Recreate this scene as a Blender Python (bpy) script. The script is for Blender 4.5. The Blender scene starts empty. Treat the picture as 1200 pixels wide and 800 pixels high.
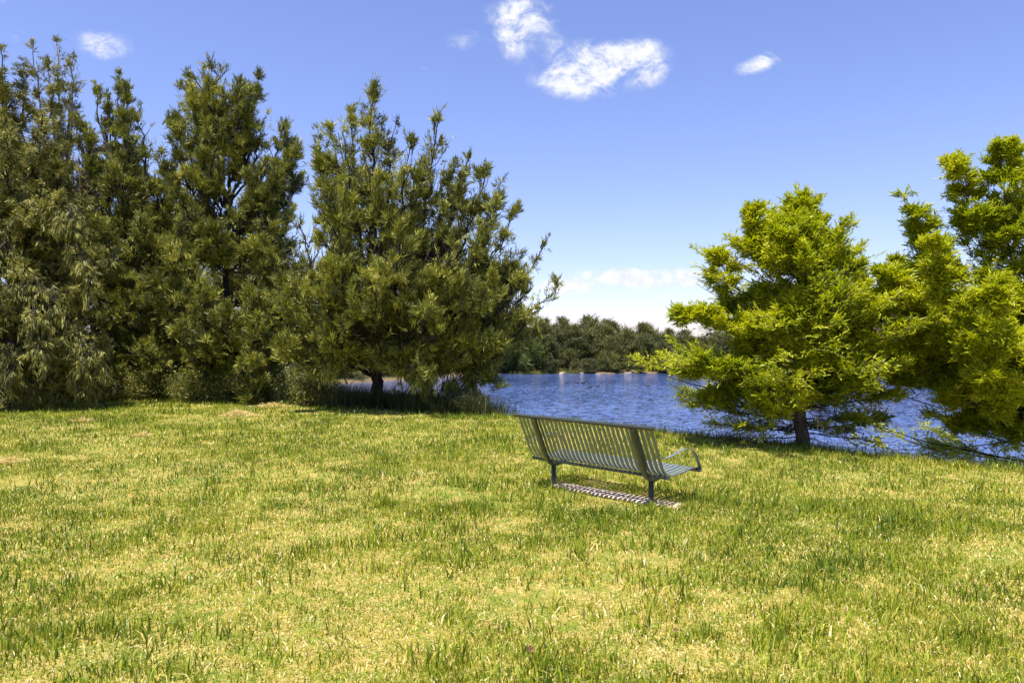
import bpy, math, random
import numpy as np
from mathutils import Vector

R_ = math.radians
rng = np.random.default_rng(7)
S = bpy.context.scene
COL = S.collection

# ------------------------------------------------------------------ camera
F = 850.0          # focal length in pixels of a 1200 px wide picture
CH = 1.75          # eye height above the lawn
cam_d = bpy.data.cameras.new('camera')
cam = bpy.data.objects.new('camera', cam_d)
COL.objects.link(cam)
cam_d.sensor_width = 36.0
cam_d.lens = F / 1200 * 36
cam_d.clip_start = 0.05
cam_d.clip_end = 5000
cam.location = (0, 0, CH)
cam.rotation_euler = (R_(90), 0, 0)
S.camera = cam

# ------------------------------------------------------------------ light
SUN_EL = 75.0
SUN_AZ = 222.0      # compass style: 0 = +Y, clockwise; sun stands behind and left of the camera
sv = Vector((math.sin(R_(SUN_AZ)) * math.cos(R_(SUN_EL)), math.cos(R_(SUN_AZ)) * math.cos(R_(SUN_EL)), math.sin(R_(SUN_EL))))
sd = bpy.data.lights.new('sun', 'SUN')
sun = bpy.data.objects.new('sun', sd)
COL.objects.link(sun)
sd.energy = 4.6
sd.angle = R_(0.53)
sd.color = (1.0, 0.95, 0.87)
sun.rotation_euler = sv.to_track_quat('Z', 'Y').to_euler()
S.view_settings.view_transform = 'Standard'
S.view_settings.look = 'None'
S.view_settings.exposure = 1.06
S.view_settings.gamma = 1.0
S.cycles.max_bounces = 6
S.cycles.transparent_max_bounces = 8


class NT:
    """tiny helper for node trees"""
    def __init__(s, tree):
        s.t = tree; s.t.nodes.clear()

    def n(s, typ, **kw):
        nd = s.t.nodes.new(typ)
        for k, v in kw.items():
            setattr(nd, k, v)
        return nd

    def put(s, sock, v):
        if isinstance(v, bpy.types.NodeSocket):
            s.t.links.new(v, sock)
        else:
            sock.default_value = v

    def m(s, op, a, b=None, c=None, clamp=False):
        nd = s.n('ShaderNodeMath', operation=op, use_clamp=clamp)
        for i, v in enumerate((a, b, c)):
            if v is not None:
                s.put(nd.inputs[i], v)
        return nd.outputs[0]

    def sstep(s, v, a, b, lo=0.0, hi=1.0):
        nd = s.n('ShaderNodeMapRange', interpolation_type='SMOOTHSTEP')
        s.put(nd.inputs[0], v)
        for i, x in zip((1, 2, 3, 4), (a, b, lo, hi)):
            nd.inputs[i].default_value = x
        return nd.outputs[0]

    def mix(s, f, a, b, mode='MIX'):
        nd = s.n('ShaderNodeMix', data_type='RGBA', blend_type=mode)
        s.put(nd.inputs[0], f); s.put(nd.inputs[6], a); s.put(nd.inputs[7], b)
        return nd.outputs[2]

    def noise(s, vec, scale, detail=3.0, rough=0.55, dist=0.0):
        nd = s.n('ShaderNodeTexNoise')
        if vec is not None:
            s.put(nd.inputs['Vector'], vec)
        nd.inputs['Scale'].default_value = scale
        nd.inputs['Detail'].default_value = detail
        nd.inputs['Roughness'].default_value = rough
        nd.inputs['Distortion'].default_value = dist
        return nd.outputs['Fac']

    def ramp(s, f, stops):
        nd = s.n('ShaderNodeValToRGB')
        s.put(nd.inputs[0], f)
        el = nd.color_ramp.elements
        while len(el) < len(stops):
            el.new(0.5)
        for e, (p, c) in zip(el, stops):
            e.position = p; e.color = (*c, 1.0)
        return nd.outputs[0]


# ------------------------------------------------------------------ world: Nishita sky and a few clouds by direction
W = bpy.data.worlds.new('World'); S.world = W
W.use_nodes = True
w = NT(W.node_tree)
sky = w.n('ShaderNodeTexSky', sky_type='NISHITA')
sky.sun_disc = False
sky.sun_elevation = R_(SUN_EL)
sky.sun_rotation = R_(SUN_AZ)
sky.air_density = 1.0
sky.dust_density = 0.4
sky.ozone_density = 1.6
tc = w.n('ShaderNodeTexCoord')
sep = w.n('ShaderNodeSeparateXYZ'); w.put(sep.inputs[0], tc.outputs['Generated'])
dx, dy, dz = sep.outputs
dyc = w.m('MAXIMUM', dy, 0.05)
u = w.m('DIVIDE', dx, dyc); v = w.m('DIVIDE', dz, dyc)
cmb = w.n('ShaderNodeCombineXYZ'); w.put(cmb.inputs[0], u); w.put(cmb.inputs[1], w.m('MULTIPLY', v, 1.35))
n1 = w.noise(cmb.outputs[0], 20.0, 8.0, 0.68, 0.7)
n2 = w.noise(cmb.outputs[0], 55.0, 6.0, 0.65)
nn = w.m('ADD', w.m('MULTIPLY', w.m('SUBTRACT', n1, 0.5), 2.6), w.m('MULTIPLY', w.m('SUBTRACT', n2, 0.5), .85))
# cloud puffs: centre and half size on the 1200 px picture plane (a direction each), tilt, density
puffs = [(612, 18, 40, 26, 0, 1.0), (602, 54, 24, 18, -30, .75), (692, 88, 46, 22, 12, 1.0), (716, 66, 56, 17, -8, .85),
         (665, 98, 46, 14, -6, .75), (762, 92, 22, 12, 25, .8), (745, 62, 44, 16, 14, .7), (652, 66, 12, 20, 0, .4),
         (540, 49, 22, 14, 10, .55), (497, 80, 9, 6, 0, .35), (888, 76, 32, 10, 14, .8), (896, 70, 14, 10, 45, .5),
         (120, 53, 32, 16, -8, .85), (18, 42, 14, 12, 0, .5), (5, 1, 30, 5, 0, .4),
         (745, 325, 64, 10, 0, 1.5), (800, 327, 44, 9, 0, 1.3), (656, 337, 34, 8, 0, 1.5), (690, 322, 18, 5, 0, .3),
         (724, 364, 60, 6, 0, .15), (772, 382, 14, 7, 0, .4), (1000, 260, 60, 16, 0, .3), (1080, 330, 80, 12, 0, .5),
         (925, 372, 60, 10, 0, .5)]
acc = None
for (px, py, a, b, tilt, dens) in puffs:
    cx = (px - 600) / F; cy = (400 - py) / F
    a /= F; b /= F
    ct, st = math.cos(R_(tilt)), math.sin(R_(tilt))
    du = w.m('SUBTRACT', u, cx); dv = w.m('SUBTRACT', v, cy)
    e1 = w.m('MULTIPLY_ADD', du, ct / a, w.m('MULTIPLY', dv, st / a))
    e2 = w.m('MULTIPLY_ADD', dv, ct / b, w.m('MULTIPLY', du, -st / b))
    r2 = w.m('MULTIPLY_ADD', e1, e1, w.m('MULTIPLY', e2, e2))
    g = w.m('MULTIPLY', w.m('EXPONENT', w.m('MULTIPLY', r2, -1.0)), dens * 1.25)
    acc = g if acc is None else w.m('ADD', acc, g)
acc = w.m('MINIMUM', acc, 1.45)
dens = w.m('MULTIPLY', w.m('ADD', w.m('MULTIPLY', nn, 1.25), .88), acc)
cm = w.sstep(dens, 0.22, 1.40)
cm = w.m('MULTIPLY', cm, w.m('GREATER_THAN', dy, 0.06))
skyc = w.mix(1.0, sky.outputs[0], (1.05, 0.98, 1.27, 1), 'MULTIPLY')
cloudc = w.mix(w.sstep(n2, .3, .7), (5.0, 5.2, 5.9, 1), (6.2, 6.25, 6.4, 1))
colr = w.mix(cm, skyc, cloudc)
bg = w.n('ShaderNodeBackground'); w.put(bg.inputs[0], colr); bg.inputs[1].default_value = 0.082
wo = w.n('ShaderNodeOutputWorld'); w.put(wo.inputs[0], bg.outputs[0])
W.cycles.sampling_method = 'MANUAL'; W.cycles.sample_map_resolution = 256


# ------------------------------------------------------------------ helpers
def P(px, py, Y):
    """world point seen at a picture position, at real distance Y"""
    return np.array([(px - 600) / F * Y, Y, CH + (400 - py) / F * Y])


def sst(a, b, x):
    t = np.clip((x - a) / (b - a), 0, 1)
    return t * t * (3 - 2 * t)


def vnoise(x, y, s, seed=0):
    """smooth 2d value noise 0..1, feature size s"""
    r = np.random.default_rng(seed + 991).random((257, 257))
    x = np.asarray(x, float) / s + 511.3; y = np.asarray(y, float) / s + 377.7
    xi = np.floor(x).astype(int); yi = np.floor(y).astype(int)
    fx = x - xi; fy = y - yi
    fx = fx * fx * (3 - 2 * fx); fy = fy * fy * (3 - 2 * fy)
    g = lambda i, j: r[i % 257, j % 257]
    return (g(xi, yi) * (1 - fx) + g(xi + 1, yi) * fx) * (1 - fy) + (g(xi, yi + 1) * (1 - fx) + g(xi + 1, yi + 1) * fx) * fy


def fbm(x, y, s, seed=0, o=4):
    t = 0; a = 1; n = 0
    for k in range(o):
        t = t + a * vnoise(x, y, s / 2 ** k, seed + k * 13); n += a; a *= .55
    return t / n


EX = [-400, -40, -15.7, -7, -.78, .38, 3.1, 4.7, 5.7, 6.86, 12, 25, 400]
EY = [30, 29, 22.4, 20.0, 16.7, 16.3, 13.4, 12.0, 10.7, 9.8, 7.5, 5, 0]


def edgeY(X):
    return np.interp(X, EX, EY) + 0.25 * (vnoise(X, X * 0, 1.7, 5) - .5)


def farY(X):
    return np.interp(X, [-400, -60, -17, -6, 0, 40, 400], [60, 70, 74, 92, 97, 99, 120]) + 2.5 * (fbm(X, X * 0, 9, 6) - .5)


WZ = -2.6


def gz(X, Y):
    X = np.asarray(X, float); Y = np.asarray(Y, float)
    z = 0.07 * (fbm(X, Y, 3.0, 3) - .5) * 1.0
    z = z + 0.02 * (fbm(X, Y, .5, 4) - .5)
    d = (Y - edgeY(X)) * .85
    wb = np.interp(X, [-9, -1, 3], [17, 8, 6])
    z = z - 3.4 * sst(-.6, 1, d / wb * 1.0) * (d > -.6 * wb) + 3.4 * sst(-.6, 1, 0) * 0
    z = np.where(d < 0, 0.07 * (fbm(X, Y, 3.0, 3) - .5) + 0.02 * (fbm(X, Y, .5, 4) - .5), z * 0 + 0.07 * (fbm(X, Y, 3.0, 3) - .5) - 3.6 * sst(0, 1, d / wb))
    g = Y - farY(X)
    fz = WZ - .9 + 1.6 * sst(-6, 7, g) + 2.2 * sst(8, 400, g) + .25 * (fbm(X, Y, 8, 8) - .5)
    return np.where(g > -6, np.maximum(z, fz), z)


def mesh_np(name, verts, faces, mat, parent=None, attrs=None, smooth=False):
    verts = np.ascontiguousarray(verts, dtype=np.float32).reshape(-1, 3)
    faces = np.ascontiguousarray(faces, dtype=np.int32)
    me = bpy.data.meshes.new(name)
    nf, k = faces.shape
    me.vertices.add(len(verts)); me.vertices.foreach_set('co', verts.ravel())
    me.loops.add(nf * k); me.loops.foreach_set('vertex_index', faces.ravel())
    me.polygons.add(nf)
    me.polygons.foreach_set('loop_start', np.arange(0, nf * k, k, dtype=np.int32))
    me.polygons.foreach_set('loop_total', np.full(nf, k, dtype=np.int32))
    if smooth:
        me.polygons.foreach_set('use_smooth', np.ones(nf, dtype=bool))
    for an, av in (attrs or {}).items():
        at = me.attributes.new(an, 'FLOAT', 'POINT')
        at.data.foreach_set('value', np.ascontiguousarray(av, dtype=np.float32))
    me.update(calc_edges=True)
    me.materials.append(mat)
    o = bpy.data.objects.new(name, me)
    COL.objects.link(o)
    if parent is not None:
        o.parent = parent
    return o


def empty(name, loc, label, cat, group=None):
    o = bpy.data.objects.new(name, None)
    o.empty_display_size = .3
    COL.objects.link(o); o.location = loc
    return tag(o, label, cat, group)


def tag(o, label=None, cat=None, group=None, kind=None):
    if label: o['label'] = label
    if cat: o['category'] = cat
    if group: o['group'] = group
    if kind: o['kind'] = kind
    return o


def copy_tree(o, parent=None):
    c = o.copy(); COL.objects.link(c)
    if parent is not None: c.parent = parent
    for ch in [x for x in S.objects if x.parent == o]:
        copy_tree(ch, c)
    return c


def unit(a):
    return a / np.maximum(np.linalg.norm(a, axis=-1, keepdims=True), 1e-9)


def tubes(Pn, Rn, sides=5):
    """Pn (N,k,3), Rn (N,k) -> verts, quads"""
    N, k, _ = Pn.shape
    T = unit(np.gradient(Pn, axis=1))
    ref = np.where(np.abs(T[:, :1, 2:3]) > .9, np.array([1., 0, 0]), np.array([0, 0, 1.]))
    ref = np.broadcast_to(ref, T.shape)
    A = unit(np.cross(T, ref)); B = np.cross(T, A)
    an = np.arange(sides) * 2 * math.pi / sides
    V = Pn[:, :, None, :] + Rn[:, :, None, None] * (A[:, :, None, :] * np.cos(an)[None, None, :, None] + B[:, :, None, :] * np.sin(an)[None, None, :, None])
    i = np.arange(N)[:, None, None] * k * sides; j = np.arange(k - 1)[None, :, None] * sides; q = np.arange(sides)[None, None, :]
    q2 = (q + 1) % sides
    fc = np.stack([i + j + q, i + j + q2, i + j + sides + q2, i + j + sides + q], -1).reshape(-1, 4)
    return V.reshape(-1, 3), fc


class Wood:
    def __init__(s): s.V = []; s.Fc = []; s.n = 0

    def add(s, Pn, Rn, sides=5):
        v_, f_ = tubes(np.asarray(Pn, float), np.asarray(Rn, float), sides)
        s.V.append(v_); s.Fc.append(f_ + s.n); s.n += len(v_)

    def build(s, name, mat, parent, org):
        return mesh_np(name, np.concatenate(s.V) - org, np.concatenate(s.Fc), mat, parent, smooth=True)


def blades(p, d, L, Wd, tip=.25, rg=rng, side=None):
    """flat strips: p base, d unit direction, L length, Wd width -> verts (N,4,3)"""
    s = unit(np.cross(d, rg.normal(size=d.shape))) if side is None else side
    hw = (Wd * .5)[:, None] * s
    e = p + d * L[:, None]
    return np.stack([p - hw, p + hw, e + hw * tip, e - hw * tip], 1)


def quads(n):
    return np.arange(n * 4).reshape(-1, 4)


def resample(pts, k):
    pts = np.asarray(pts, float)
    seg = np.r_[0, np.cumsum(np.linalg.norm(np.diff(pts, axis=0), axis=1))]
    t = np.linspace(0, seg[-1], k)
    out = np.stack([np.interp(t, seg, pts[:, i]) for i in range(3)], 1)
    for _ in range(2):
        out[1:-1] = .25 * out[:-2] + .5 * out[1:-1] + .25 * out[2:]
    return out, seg[-1]


# ------------------------------------------------------------------ materials
def newmat(name):
    m = bpy.data.materials.new(name); m.use_nodes = True
    return m, NT(m.node_tree)


def leafmat(name, stops, trans=.35, rough=.55, scale=.7, tcol=(1.15, 1.1, .55), var=.35):
    m, t = newmat(name)
    at = t.n('ShaderNodeAttribute', attribute_name='tint')
    geo = t.n('ShaderNodeNewGeometry')
    nz = t.noise(geo.outputs['Position'], scale, 3.0)
    f = t.m('ADD', t.m('MULTIPLY', at.outputs['Fac'], 1 - var), t.m('MULTIPLY', t.sstep(nz, .3, .7), var))
    c = t.ramp(f, stops)
    b = t.n('ShaderNodeBsdfPrincipled')
    t.put(b.inputs['Base Color'], c); b.inputs['Roughness'].default_value = rough
    b.inputs['Specular IOR Level'].default_value = .35
    tr = t.n('ShaderNodeBsdfTranslucent')
    t.put(tr.inputs[0], t.mix(1.0, c, (*tcol, 1), 'MULTIPLY'))
    mx = t.n('ShaderNodeMixShader'); mx.inputs[0].default_value = trans
    t.put(mx.inputs[1], b.outputs[0]); t.put(mx.inputs[2], tr.outputs[0])
    o = t.n('ShaderNodeOutputMaterial'); t.put(o.inputs[0], mx.outputs[0])
    return m


def simplemat(name, c1, c2, scale, rough=.8, bump=0.0, spec=.3, stretch=(1, 1, 1), metal=0, coat=0):
    m, t = newmat(name)
    geo = t.n('ShaderNodeTexCoord')
    mp = t.n('ShaderNodeMapping'); mp.inputs['Scale'].default_value = stretch
    t.put(mp.inputs[0], geo.outputs['Object'])
    nz = t.noise(mp.outputs[0], scale, 5.0, .6)
    b = t.n('ShaderNodeBsdfPrincipled')
    t.put(b.inputs['Base Color'], t.mix(t.sstep(nz, .3, .7), (*c1, 1), (*c2, 1)))
    b.inputs['Roughness'].default_value = rough
    b.inputs['Specular IOR Level'].default_value = spec
    b.inputs['Metallic'].default_value = metal
    b.inputs['Coat Weight'].default_value = coat
    if bump:
        bp = t.n('ShaderNodeBump'); bp.inputs['Strength'].default_value = bump
        bp.inputs['Distance'].default_value = .02
        t.put(bp.inputs['Height'], nz); t.put(b.inputs['Normal'], bp.outputs[0])
    o = t.n('ShaderNodeOutputMaterial'); t.put(o.inputs[0], b.outputs[0])
    return m


M = {}
M['olive'] = leafmat('olive_needles', [(0, (.045, .055, .014)), (.35, (.14, .150, .026)), (.7, (.32, .325, .042)), (1, (.56, .52, .14))], .16)
M['dusty'] = leafmat('dusty_needles', [(0, (.060, .060, .020)), (.35, (.150, .148, .030)), (.7, (.30, .285, .05)), (1, (.52, .46, .16))], .16)
M['cypress'] = leafmat('cypress_fronds', [(0, (.13, .18, .008)), (.4, (.32, .37, .010)), (.75, (.50, .51, .014)), (1, (.64, .60, .05))], .42, tcol=(1.05, 1.05, .3))
M['shrub'] = leafmat('shrub_leaves', [(0, (.045, .055, .015)), (.4, (.10, .115, .022)), (.75, (.19, .19, .04)), (1, (.32, .30, .11))], .3)
M['far'] = leafmat('far_needles', [(0, (.055, .060, .022)), (.4, (.112, .118, .036)), (.8, (.185, .188, .052)), (1, (.27, .25, .085))], .25, scale=.25)
M['far_green'] = leafmat('far_green_leaves', [(0, (.06, .08, .02)), (.5, (.14, .17, .03)), (1, (.28, .28, .06))], .3, scale=.3)
M['far_red'] = leafmat('far_brown_leaves', [(0, (.07, .05, .03)), (.5, (.14, .095, .06)), (1, (.24, .16, .11))], .25, scale=.3)
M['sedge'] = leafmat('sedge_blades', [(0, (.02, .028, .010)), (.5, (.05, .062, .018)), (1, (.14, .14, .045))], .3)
M['grass'] = leafmat('grass_blades', [(0, (.06, .115, .010)), (.28, (.18, .235, .012)), (.52, (.32, .385, .022)), (.66, (.53, .44, .06)), (.82, (.60, .47, .15)), (1, (.80, .66, .38))], 0.28, rough=.38, scale=1.2, tcol=(1.05, 1.05, .6), var=.0)
M['bark'] = simplemat('dark_bark', (.018, .014, .011), (.050, .041, .033), 9, .95, .6, stretch=(1, 1, .25))
M['bark2'] = simplemat('brown_bark', (.06, .045, .035), (.15, .115, .09), 12, .9, .6, stretch=(1, 1, .25))
M['twig'] = simplemat('grey_twig', (.16, .13, .11), (.32, .27, .23), 6, .85)
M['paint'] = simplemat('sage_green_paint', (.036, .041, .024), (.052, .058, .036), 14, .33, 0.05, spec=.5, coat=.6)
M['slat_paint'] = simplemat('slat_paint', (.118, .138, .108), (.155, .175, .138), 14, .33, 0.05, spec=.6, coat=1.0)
M['feather'] = simplemat('dark_feather', (.012, .011, .010), (.05, .042, .035), 20, .6)
M['beak'] = simplemat('beak', (.35, .10, .05), (.45, .2, .1), 20, .5)
M['rock'] = simplemat('pale_rock', (.20, .16, .12), (.36, .30, .23), 1.2, .9, .6)
M['white_wall'] = simplemat('white_render', (.74, .72, .68), (.82, .80, .77), 1.5, .8)
M['roof'] = simplemat('grey_roof', (.22, .2, .19), (.3, .28, .26), 2, .7)
M['glass'] = simplemat('window_glass', (.03, .04, .05), (.05, .06, .08), 2, .08, spec=.8)
M['concrete'] = simplemat('sandy_concrete', (.34, .26, .19), (.56, .45, .34), 7, .95, .5)


def groundmat():
    m, t = newmat('ground_soil_and_thatch')
    g = t.n('ShaderNodeNewGeometry')
    pos = g.outputs['Position']
    fine = t.noise(pos, 42, 6, .7)
    mid = t.noise(pos, 6, 4, .6)
    big = t.noise(pos, .8, 3, .6)
    thatch = t.ramp(fine, [(.25, (.11, .10, .02)), (.42, (.24, .20, .04)), (.55, (.40, .31, .09)), (.75, (.58, .45, .20))])
    green = t.ramp(fine, [(.25, (.06, .085, .012)), (.5, (.16, .20, .025)), (.75, (.30, .31, .06))])
    lawn = t.mix(t.sstep(t.m('ADD', t.m('MULTIPLY', mid, .7), t.m('MULTIPLY', big, .3)), .42, .60), thatch, green)
    soil = t.ramp(fine, [(.3, (.09, .065, .035)), (.6, (.19, .14, .08)), (.8, (.30, .24, .15))])
    sp = t.n('ShaderNodeSeparateXYZ'); t.put(sp.inputs[0], pos)
    zz = t.m('ADD', sp.outputs[2], t.m('MULTIPLY', mid, .35))
    meadow = t.mix(t.sstep(sp.outputs[1], 45, 60), green, t.mix(fine, (.05, .055, .018, 1), (.15, .14, .05, 1)))
    bank = t.mix(t.sstep(zz, -2.25, -2.0), soil, meadow)
    c = t.mix(t.m('MULTIPLY', t.sstep(zz, -.9, -.3), t.sstep(sp.outputs[1], 60, 45)), bank, lawn)
    b = t.n('ShaderNodeBsdfPrincipled'); t.put(b.inputs['Base Color'], c)
    b.inputs['Roughness'].default_value = .95; b.inputs['Specular IOR Level'].default_value = .1
    bp = t.n('ShaderNodeBump'); bp.inputs['Strength'].default_value = .7; bp.inputs['Distance'].default_value = .03
    t.put(bp.inputs['Height'], fine); t.put(b.inputs['Normal'], bp.outputs[0])
    o = t.n('ShaderNodeOutputMaterial'); t.put(o.inputs[0], b.outputs[0])
    return m


def watermat():
    m, t = newmat('lake_water')
    g = t.n('ShaderNodeNewGeometry')
    mp = t.n('ShaderNodeMapping'); mp.inputs['Scale'].default_value = (.55, 1.0, 1)
    mp.inputs['Rotation'].default_value = (0, 0, R_(14))
    t.put(mp.inputs[0], g.outputs['Position'])
    a = t.noise(mp.outputs[0], 2.6, 4, .6, .4)
    b_ = t.noise(mp.outputs[0], .7, 3, .55, .3)
    c_ = t.noise(mp.outputs[0], .06, 3, .6, .2)
    mp2 = t.n('ShaderNodeMapping'); mp2.inputs['Scale'].default_value = (1.0, .42, 1); t.put(mp2.inputs[0], g.outputs['Position'])
    e_ = t.m('ADD', t.m('MULTIPLY', t.noise(mp2.outputs[0], 1.5, 3, .65, .3), .5), t.m('MULTIPLY', t.noise(mp2.outputs[0], .5, 3, .65, .3), .5))
    h = t.m('ADD', t.m('MULTIPLY', a, .5), b_)
    def slope(sc, det):
        nd = t.n('ShaderNodeTexNoise'); t.put(nd.inputs['Vector'], mp.outputs[0])
        nd.inputs['Scale'].default_value = sc; nd.inputs['Detail'].default_value = det; nd.inputs['Roughness'].default_value = .7
        vm = t.n('ShaderNodeVectorMath', operation='SUBTRACT'); t.put(vm.inputs[0], nd.outputs['Color']); vm.inputs[1].default_value = (.5, .5, .5)
        return vm.outputs[0]
    v1 = t.n('ShaderNodeVectorMath', operation='ADD'); t.put(v1.inputs[0], slope(1.7, 4)); t.put(v1.inputs[1], slope(6.0, 2))
    amp = t.m('MULTIPLY', t.sstep(c_, .3, .7, .75, 1.0), t.sstep(e_, .40, .60, .50, .95))
    v2 = t.n('ShaderNodeVectorMath', operation='SCALE'); t.put(v2.inputs[0], v1.outputs[0]); t.put(v2.inputs[3], amp)
    v3 = t.n('ShaderNodeVectorMath', operation='MULTIPLY'); t.put(v3.inputs[0], v2.outputs[0]); v3.inputs[1].default_value = (.8, 1.2, 0)
    v4 = t.n('ShaderNodeVectorMath', operation='ADD'); t.put(v4.inputs[0], v3.outputs[0]); v4.inputs[1].default_value = (0, 0, 1)
    v5 = t.n('ShaderNodeVectorMath', operation='NORMALIZE'); t.put(v5.inputs[0], v4.outputs[0])
    b = t.n('ShaderNodeBsdfPrincipled')
    t.put(b.inputs['Base Color'], t.mix(t.sstep(c_, .4, .65), (.035, .065, .19, 1), (.06, .10, .25, 1)))
    b.inputs['Roughness'].default_value = .06
    b.inputs['IOR'].default_value = 1.33
    t.put(b.inputs['Normal'], v5.outputs[0])
    o = t.n('ShaderNodeOutputMaterial'); t.put(o.inputs[0], b.outputs[0])
    return m


# ------------------------------------------------------------------ setting: ground, water
def axis(segs):
    out = []
    for a, b, st in segs:
        out.append(np.arange(a, b, st))
    return np.unique(np.concatenate(out + [[segs[-1][1]]]))


gx = axis([(-3000, -300, 150), (-300, -60, 12), (-60, -18, 2), (-18, 14, .2), (14, 60, 1.5), (60, 300, 12), (300, 3000, 150)])
gy = axis([(-300, -20, 20), (-20, 2, 1), (2, 30, .2), (30, 110, 1.5), (110, 400, 12), (400, 4000, 200)])
GX, GY = np.meshgrid(gx, gy, indexing='ij')
GZ = gz(GX, GY)
nx, ny = GX.shape
ii, jj = np.meshgrid(np.arange(nx - 1), np.arange(ny - 1), indexing='ij')
fa = (ii * ny + jj).ravel()
fc = np.stack([fa, fa + ny, fa + ny + 1, fa + 1], 1)
ground = mesh_np('ground', np.stack([GX, GY, GZ], -1), fc, groundmat(), smooth=True)
tag(ground, kind='structure')
wx0, wx1, wy0, wy1 = -900, 900, 6, 160
water = mesh_np('water', [(wx0, wy0, WZ), (wx1, wy0, WZ), (wx1, wy1, WZ), (wx0, wy1, WZ)], [[0, 1, 2, 3]], watermat())
tag(water, kind='structure')

# ------------------------------------------------------------------ bench geometry frame (used by grass too)
BO = np.array([1.496, 7.80]); BA = np.array([.7071, -.7071]); BS = np.array([.7071, .7071])   # right foot, along, depth
T0, T1 = -1.70, .235; TL = -1.40


def bench_st(X, Y):
    dX = X - BO[0]; dY = Y - BO[1]
    return dX * BS[0] + dY * BS[1], dX * BA[0] + dY * BA[1]


# ------------------------------------------------------------------ lawn grass
def clearing(X, Y):
    """0..1 dryness of the lawn"""
    n = fbm(X, Y, 1.1, 21) * .45 + fbm(X, Y, 3.6, 31) * .2 + .35 * fbm(X, Y, .30, 36, 3)
    return sst(.43, .66, n)


def make_grass():
    rg = np.random.default_rng(11)
    bands = [(2.6, 5, 7500, .0060), (5, 8, 5200, .0068), (8, 12, 2600, .0075), (12, 17, 1500, .011), (17, 26, 650, .017)]
    allV = []; allT = []
    for (y0, y1, den, wd) in bands:
        xm = y1 * .80 + 1.8
        n = int((y1 - y0) * 2 * xm * den)
        X = rg.uniform(-xm, xm, n); Y = rg.uniform(y0, y1, n)
        s_, t_ = bench_st(X, Y)
        dry = clearing(X, Y)
        tuft = fbm(X, Y, .22, 41, 2)
        pale = sst(.64, .72, fbm(X, Y, .8, 71) * .6 + fbm(X, Y * 1.0, 2.2, 72) * .4)
        strip = (s_ > -.09 + .06 * vnoise(X, Y, .1, 3)) & (s_ < .19) & (t_ > -1.45) & (t_ < .36)
        ok = (Y < edgeY(X) + .6) & (np.abs(X) < Y * .80 + 1.8) & (~strip | (rg.random(n) < .5 * sst(.35, .65, fbm(X, Y, .16, 88, 2)) + .05))
        ok &= rg.random(n) > .75 * pale
        ok &= rg.random(n) < np.clip(1.0 - .55 * dry * sst(.35, .6, tuft) - .25 * sst(.55, .4, tuft), .1, 1)
        X, Y, dry, tuft = X[ok], Y[ok], dry[ok], tuft[ok]
        n = len(X)
        long = sst(.46, .66, fbm(X, Y, .30, 51, 3)) * (rg.random(n) < .20)
        H = rg.uniform(.022, .060, n) * (1 - .35 * dry) + long * rg.uniform(.03, .11, n)
        near_edge = sst(.9, .0, edgeY(X) + .4 - Y)
        H += near_edge * rg.uniform(0, .10, n)
        onstrip = (s_[ok] > -.11) & (s_[ok] < .19) & (t_[ok] > -1.45) & (t_[ok] < .36)
        dead = rg.random(n) < (.15 + .42 * dry) * (1 - .75 * (long > .3))
        dead = dead | onstrip
        az = rg.uniform(0, 2 * math.pi, n)
        lean = np.where(dead, rg.uniform(.7, 1.5, n), rg.uniform(.08, .75, n))
        d1 = np.stack([np.cos(az) * np.sin(lean * .6), np.sin(az) * np.sin(lean * .6), np.cos(lean * .6)], 1)
        l2 = np.minimum(lean * 1.5, 1.62)
        d2 = np.stack([np.cos(az) * np.sin(l2), np.sin(az) * np.sin(l2), np.cos(l2)], 1)
        a2 = rg.uniform(0, math.pi, n)
        sd_ = unit(np.stack([np.cos(a2), np.sin(a2), 0 * a2], 1))
        Wd = wd * rg.uniform(.6, 1.5, n) * (1 + .35 * long)
        hw = sd_ * (Wd * .5)[:, None]
        p0 = np.stack([X, Y, gz(X, Y) - .004], 1)
        p1 = p0 + d1 * (H * .55)[:, None]; p2 = p1 + d2 * (H * .6)[:, None]
        V = np.stack([p0 - hw, p0 + hw, p1 - hw * .85, p1 + hw * .85, p2], 1)
        base = fbm(X, Y, .9, 61) 
        tint = np.where(dead, rg.uniform(.60, 1.0, n), np.clip(.33 + (base - .5) * .5 + rg.normal(0, .20, n) + .10 * dry - .10 * long, 0, .62))
        allV.append(V); allT.append(np.repeat(tint, 5))
    V = np.concatenate(allV); n = len(V)
    b = np.arange(n)[:, None] * 5
    tri = np.concatenate([b + np.array([0, 1, 3]), b + np.array([0, 3, 2]), b + np.array([2, 3, 4])], 0)
    o = mesh_np('grass', V, tri, M['grass'], attrs={'tint': np.concatenate(allT)})
    tag(o, 'short sunlit lawn grass, green blades mixed with dry straw', 'grass', kind='stuff')
    return n


NG = make_grass()


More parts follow.
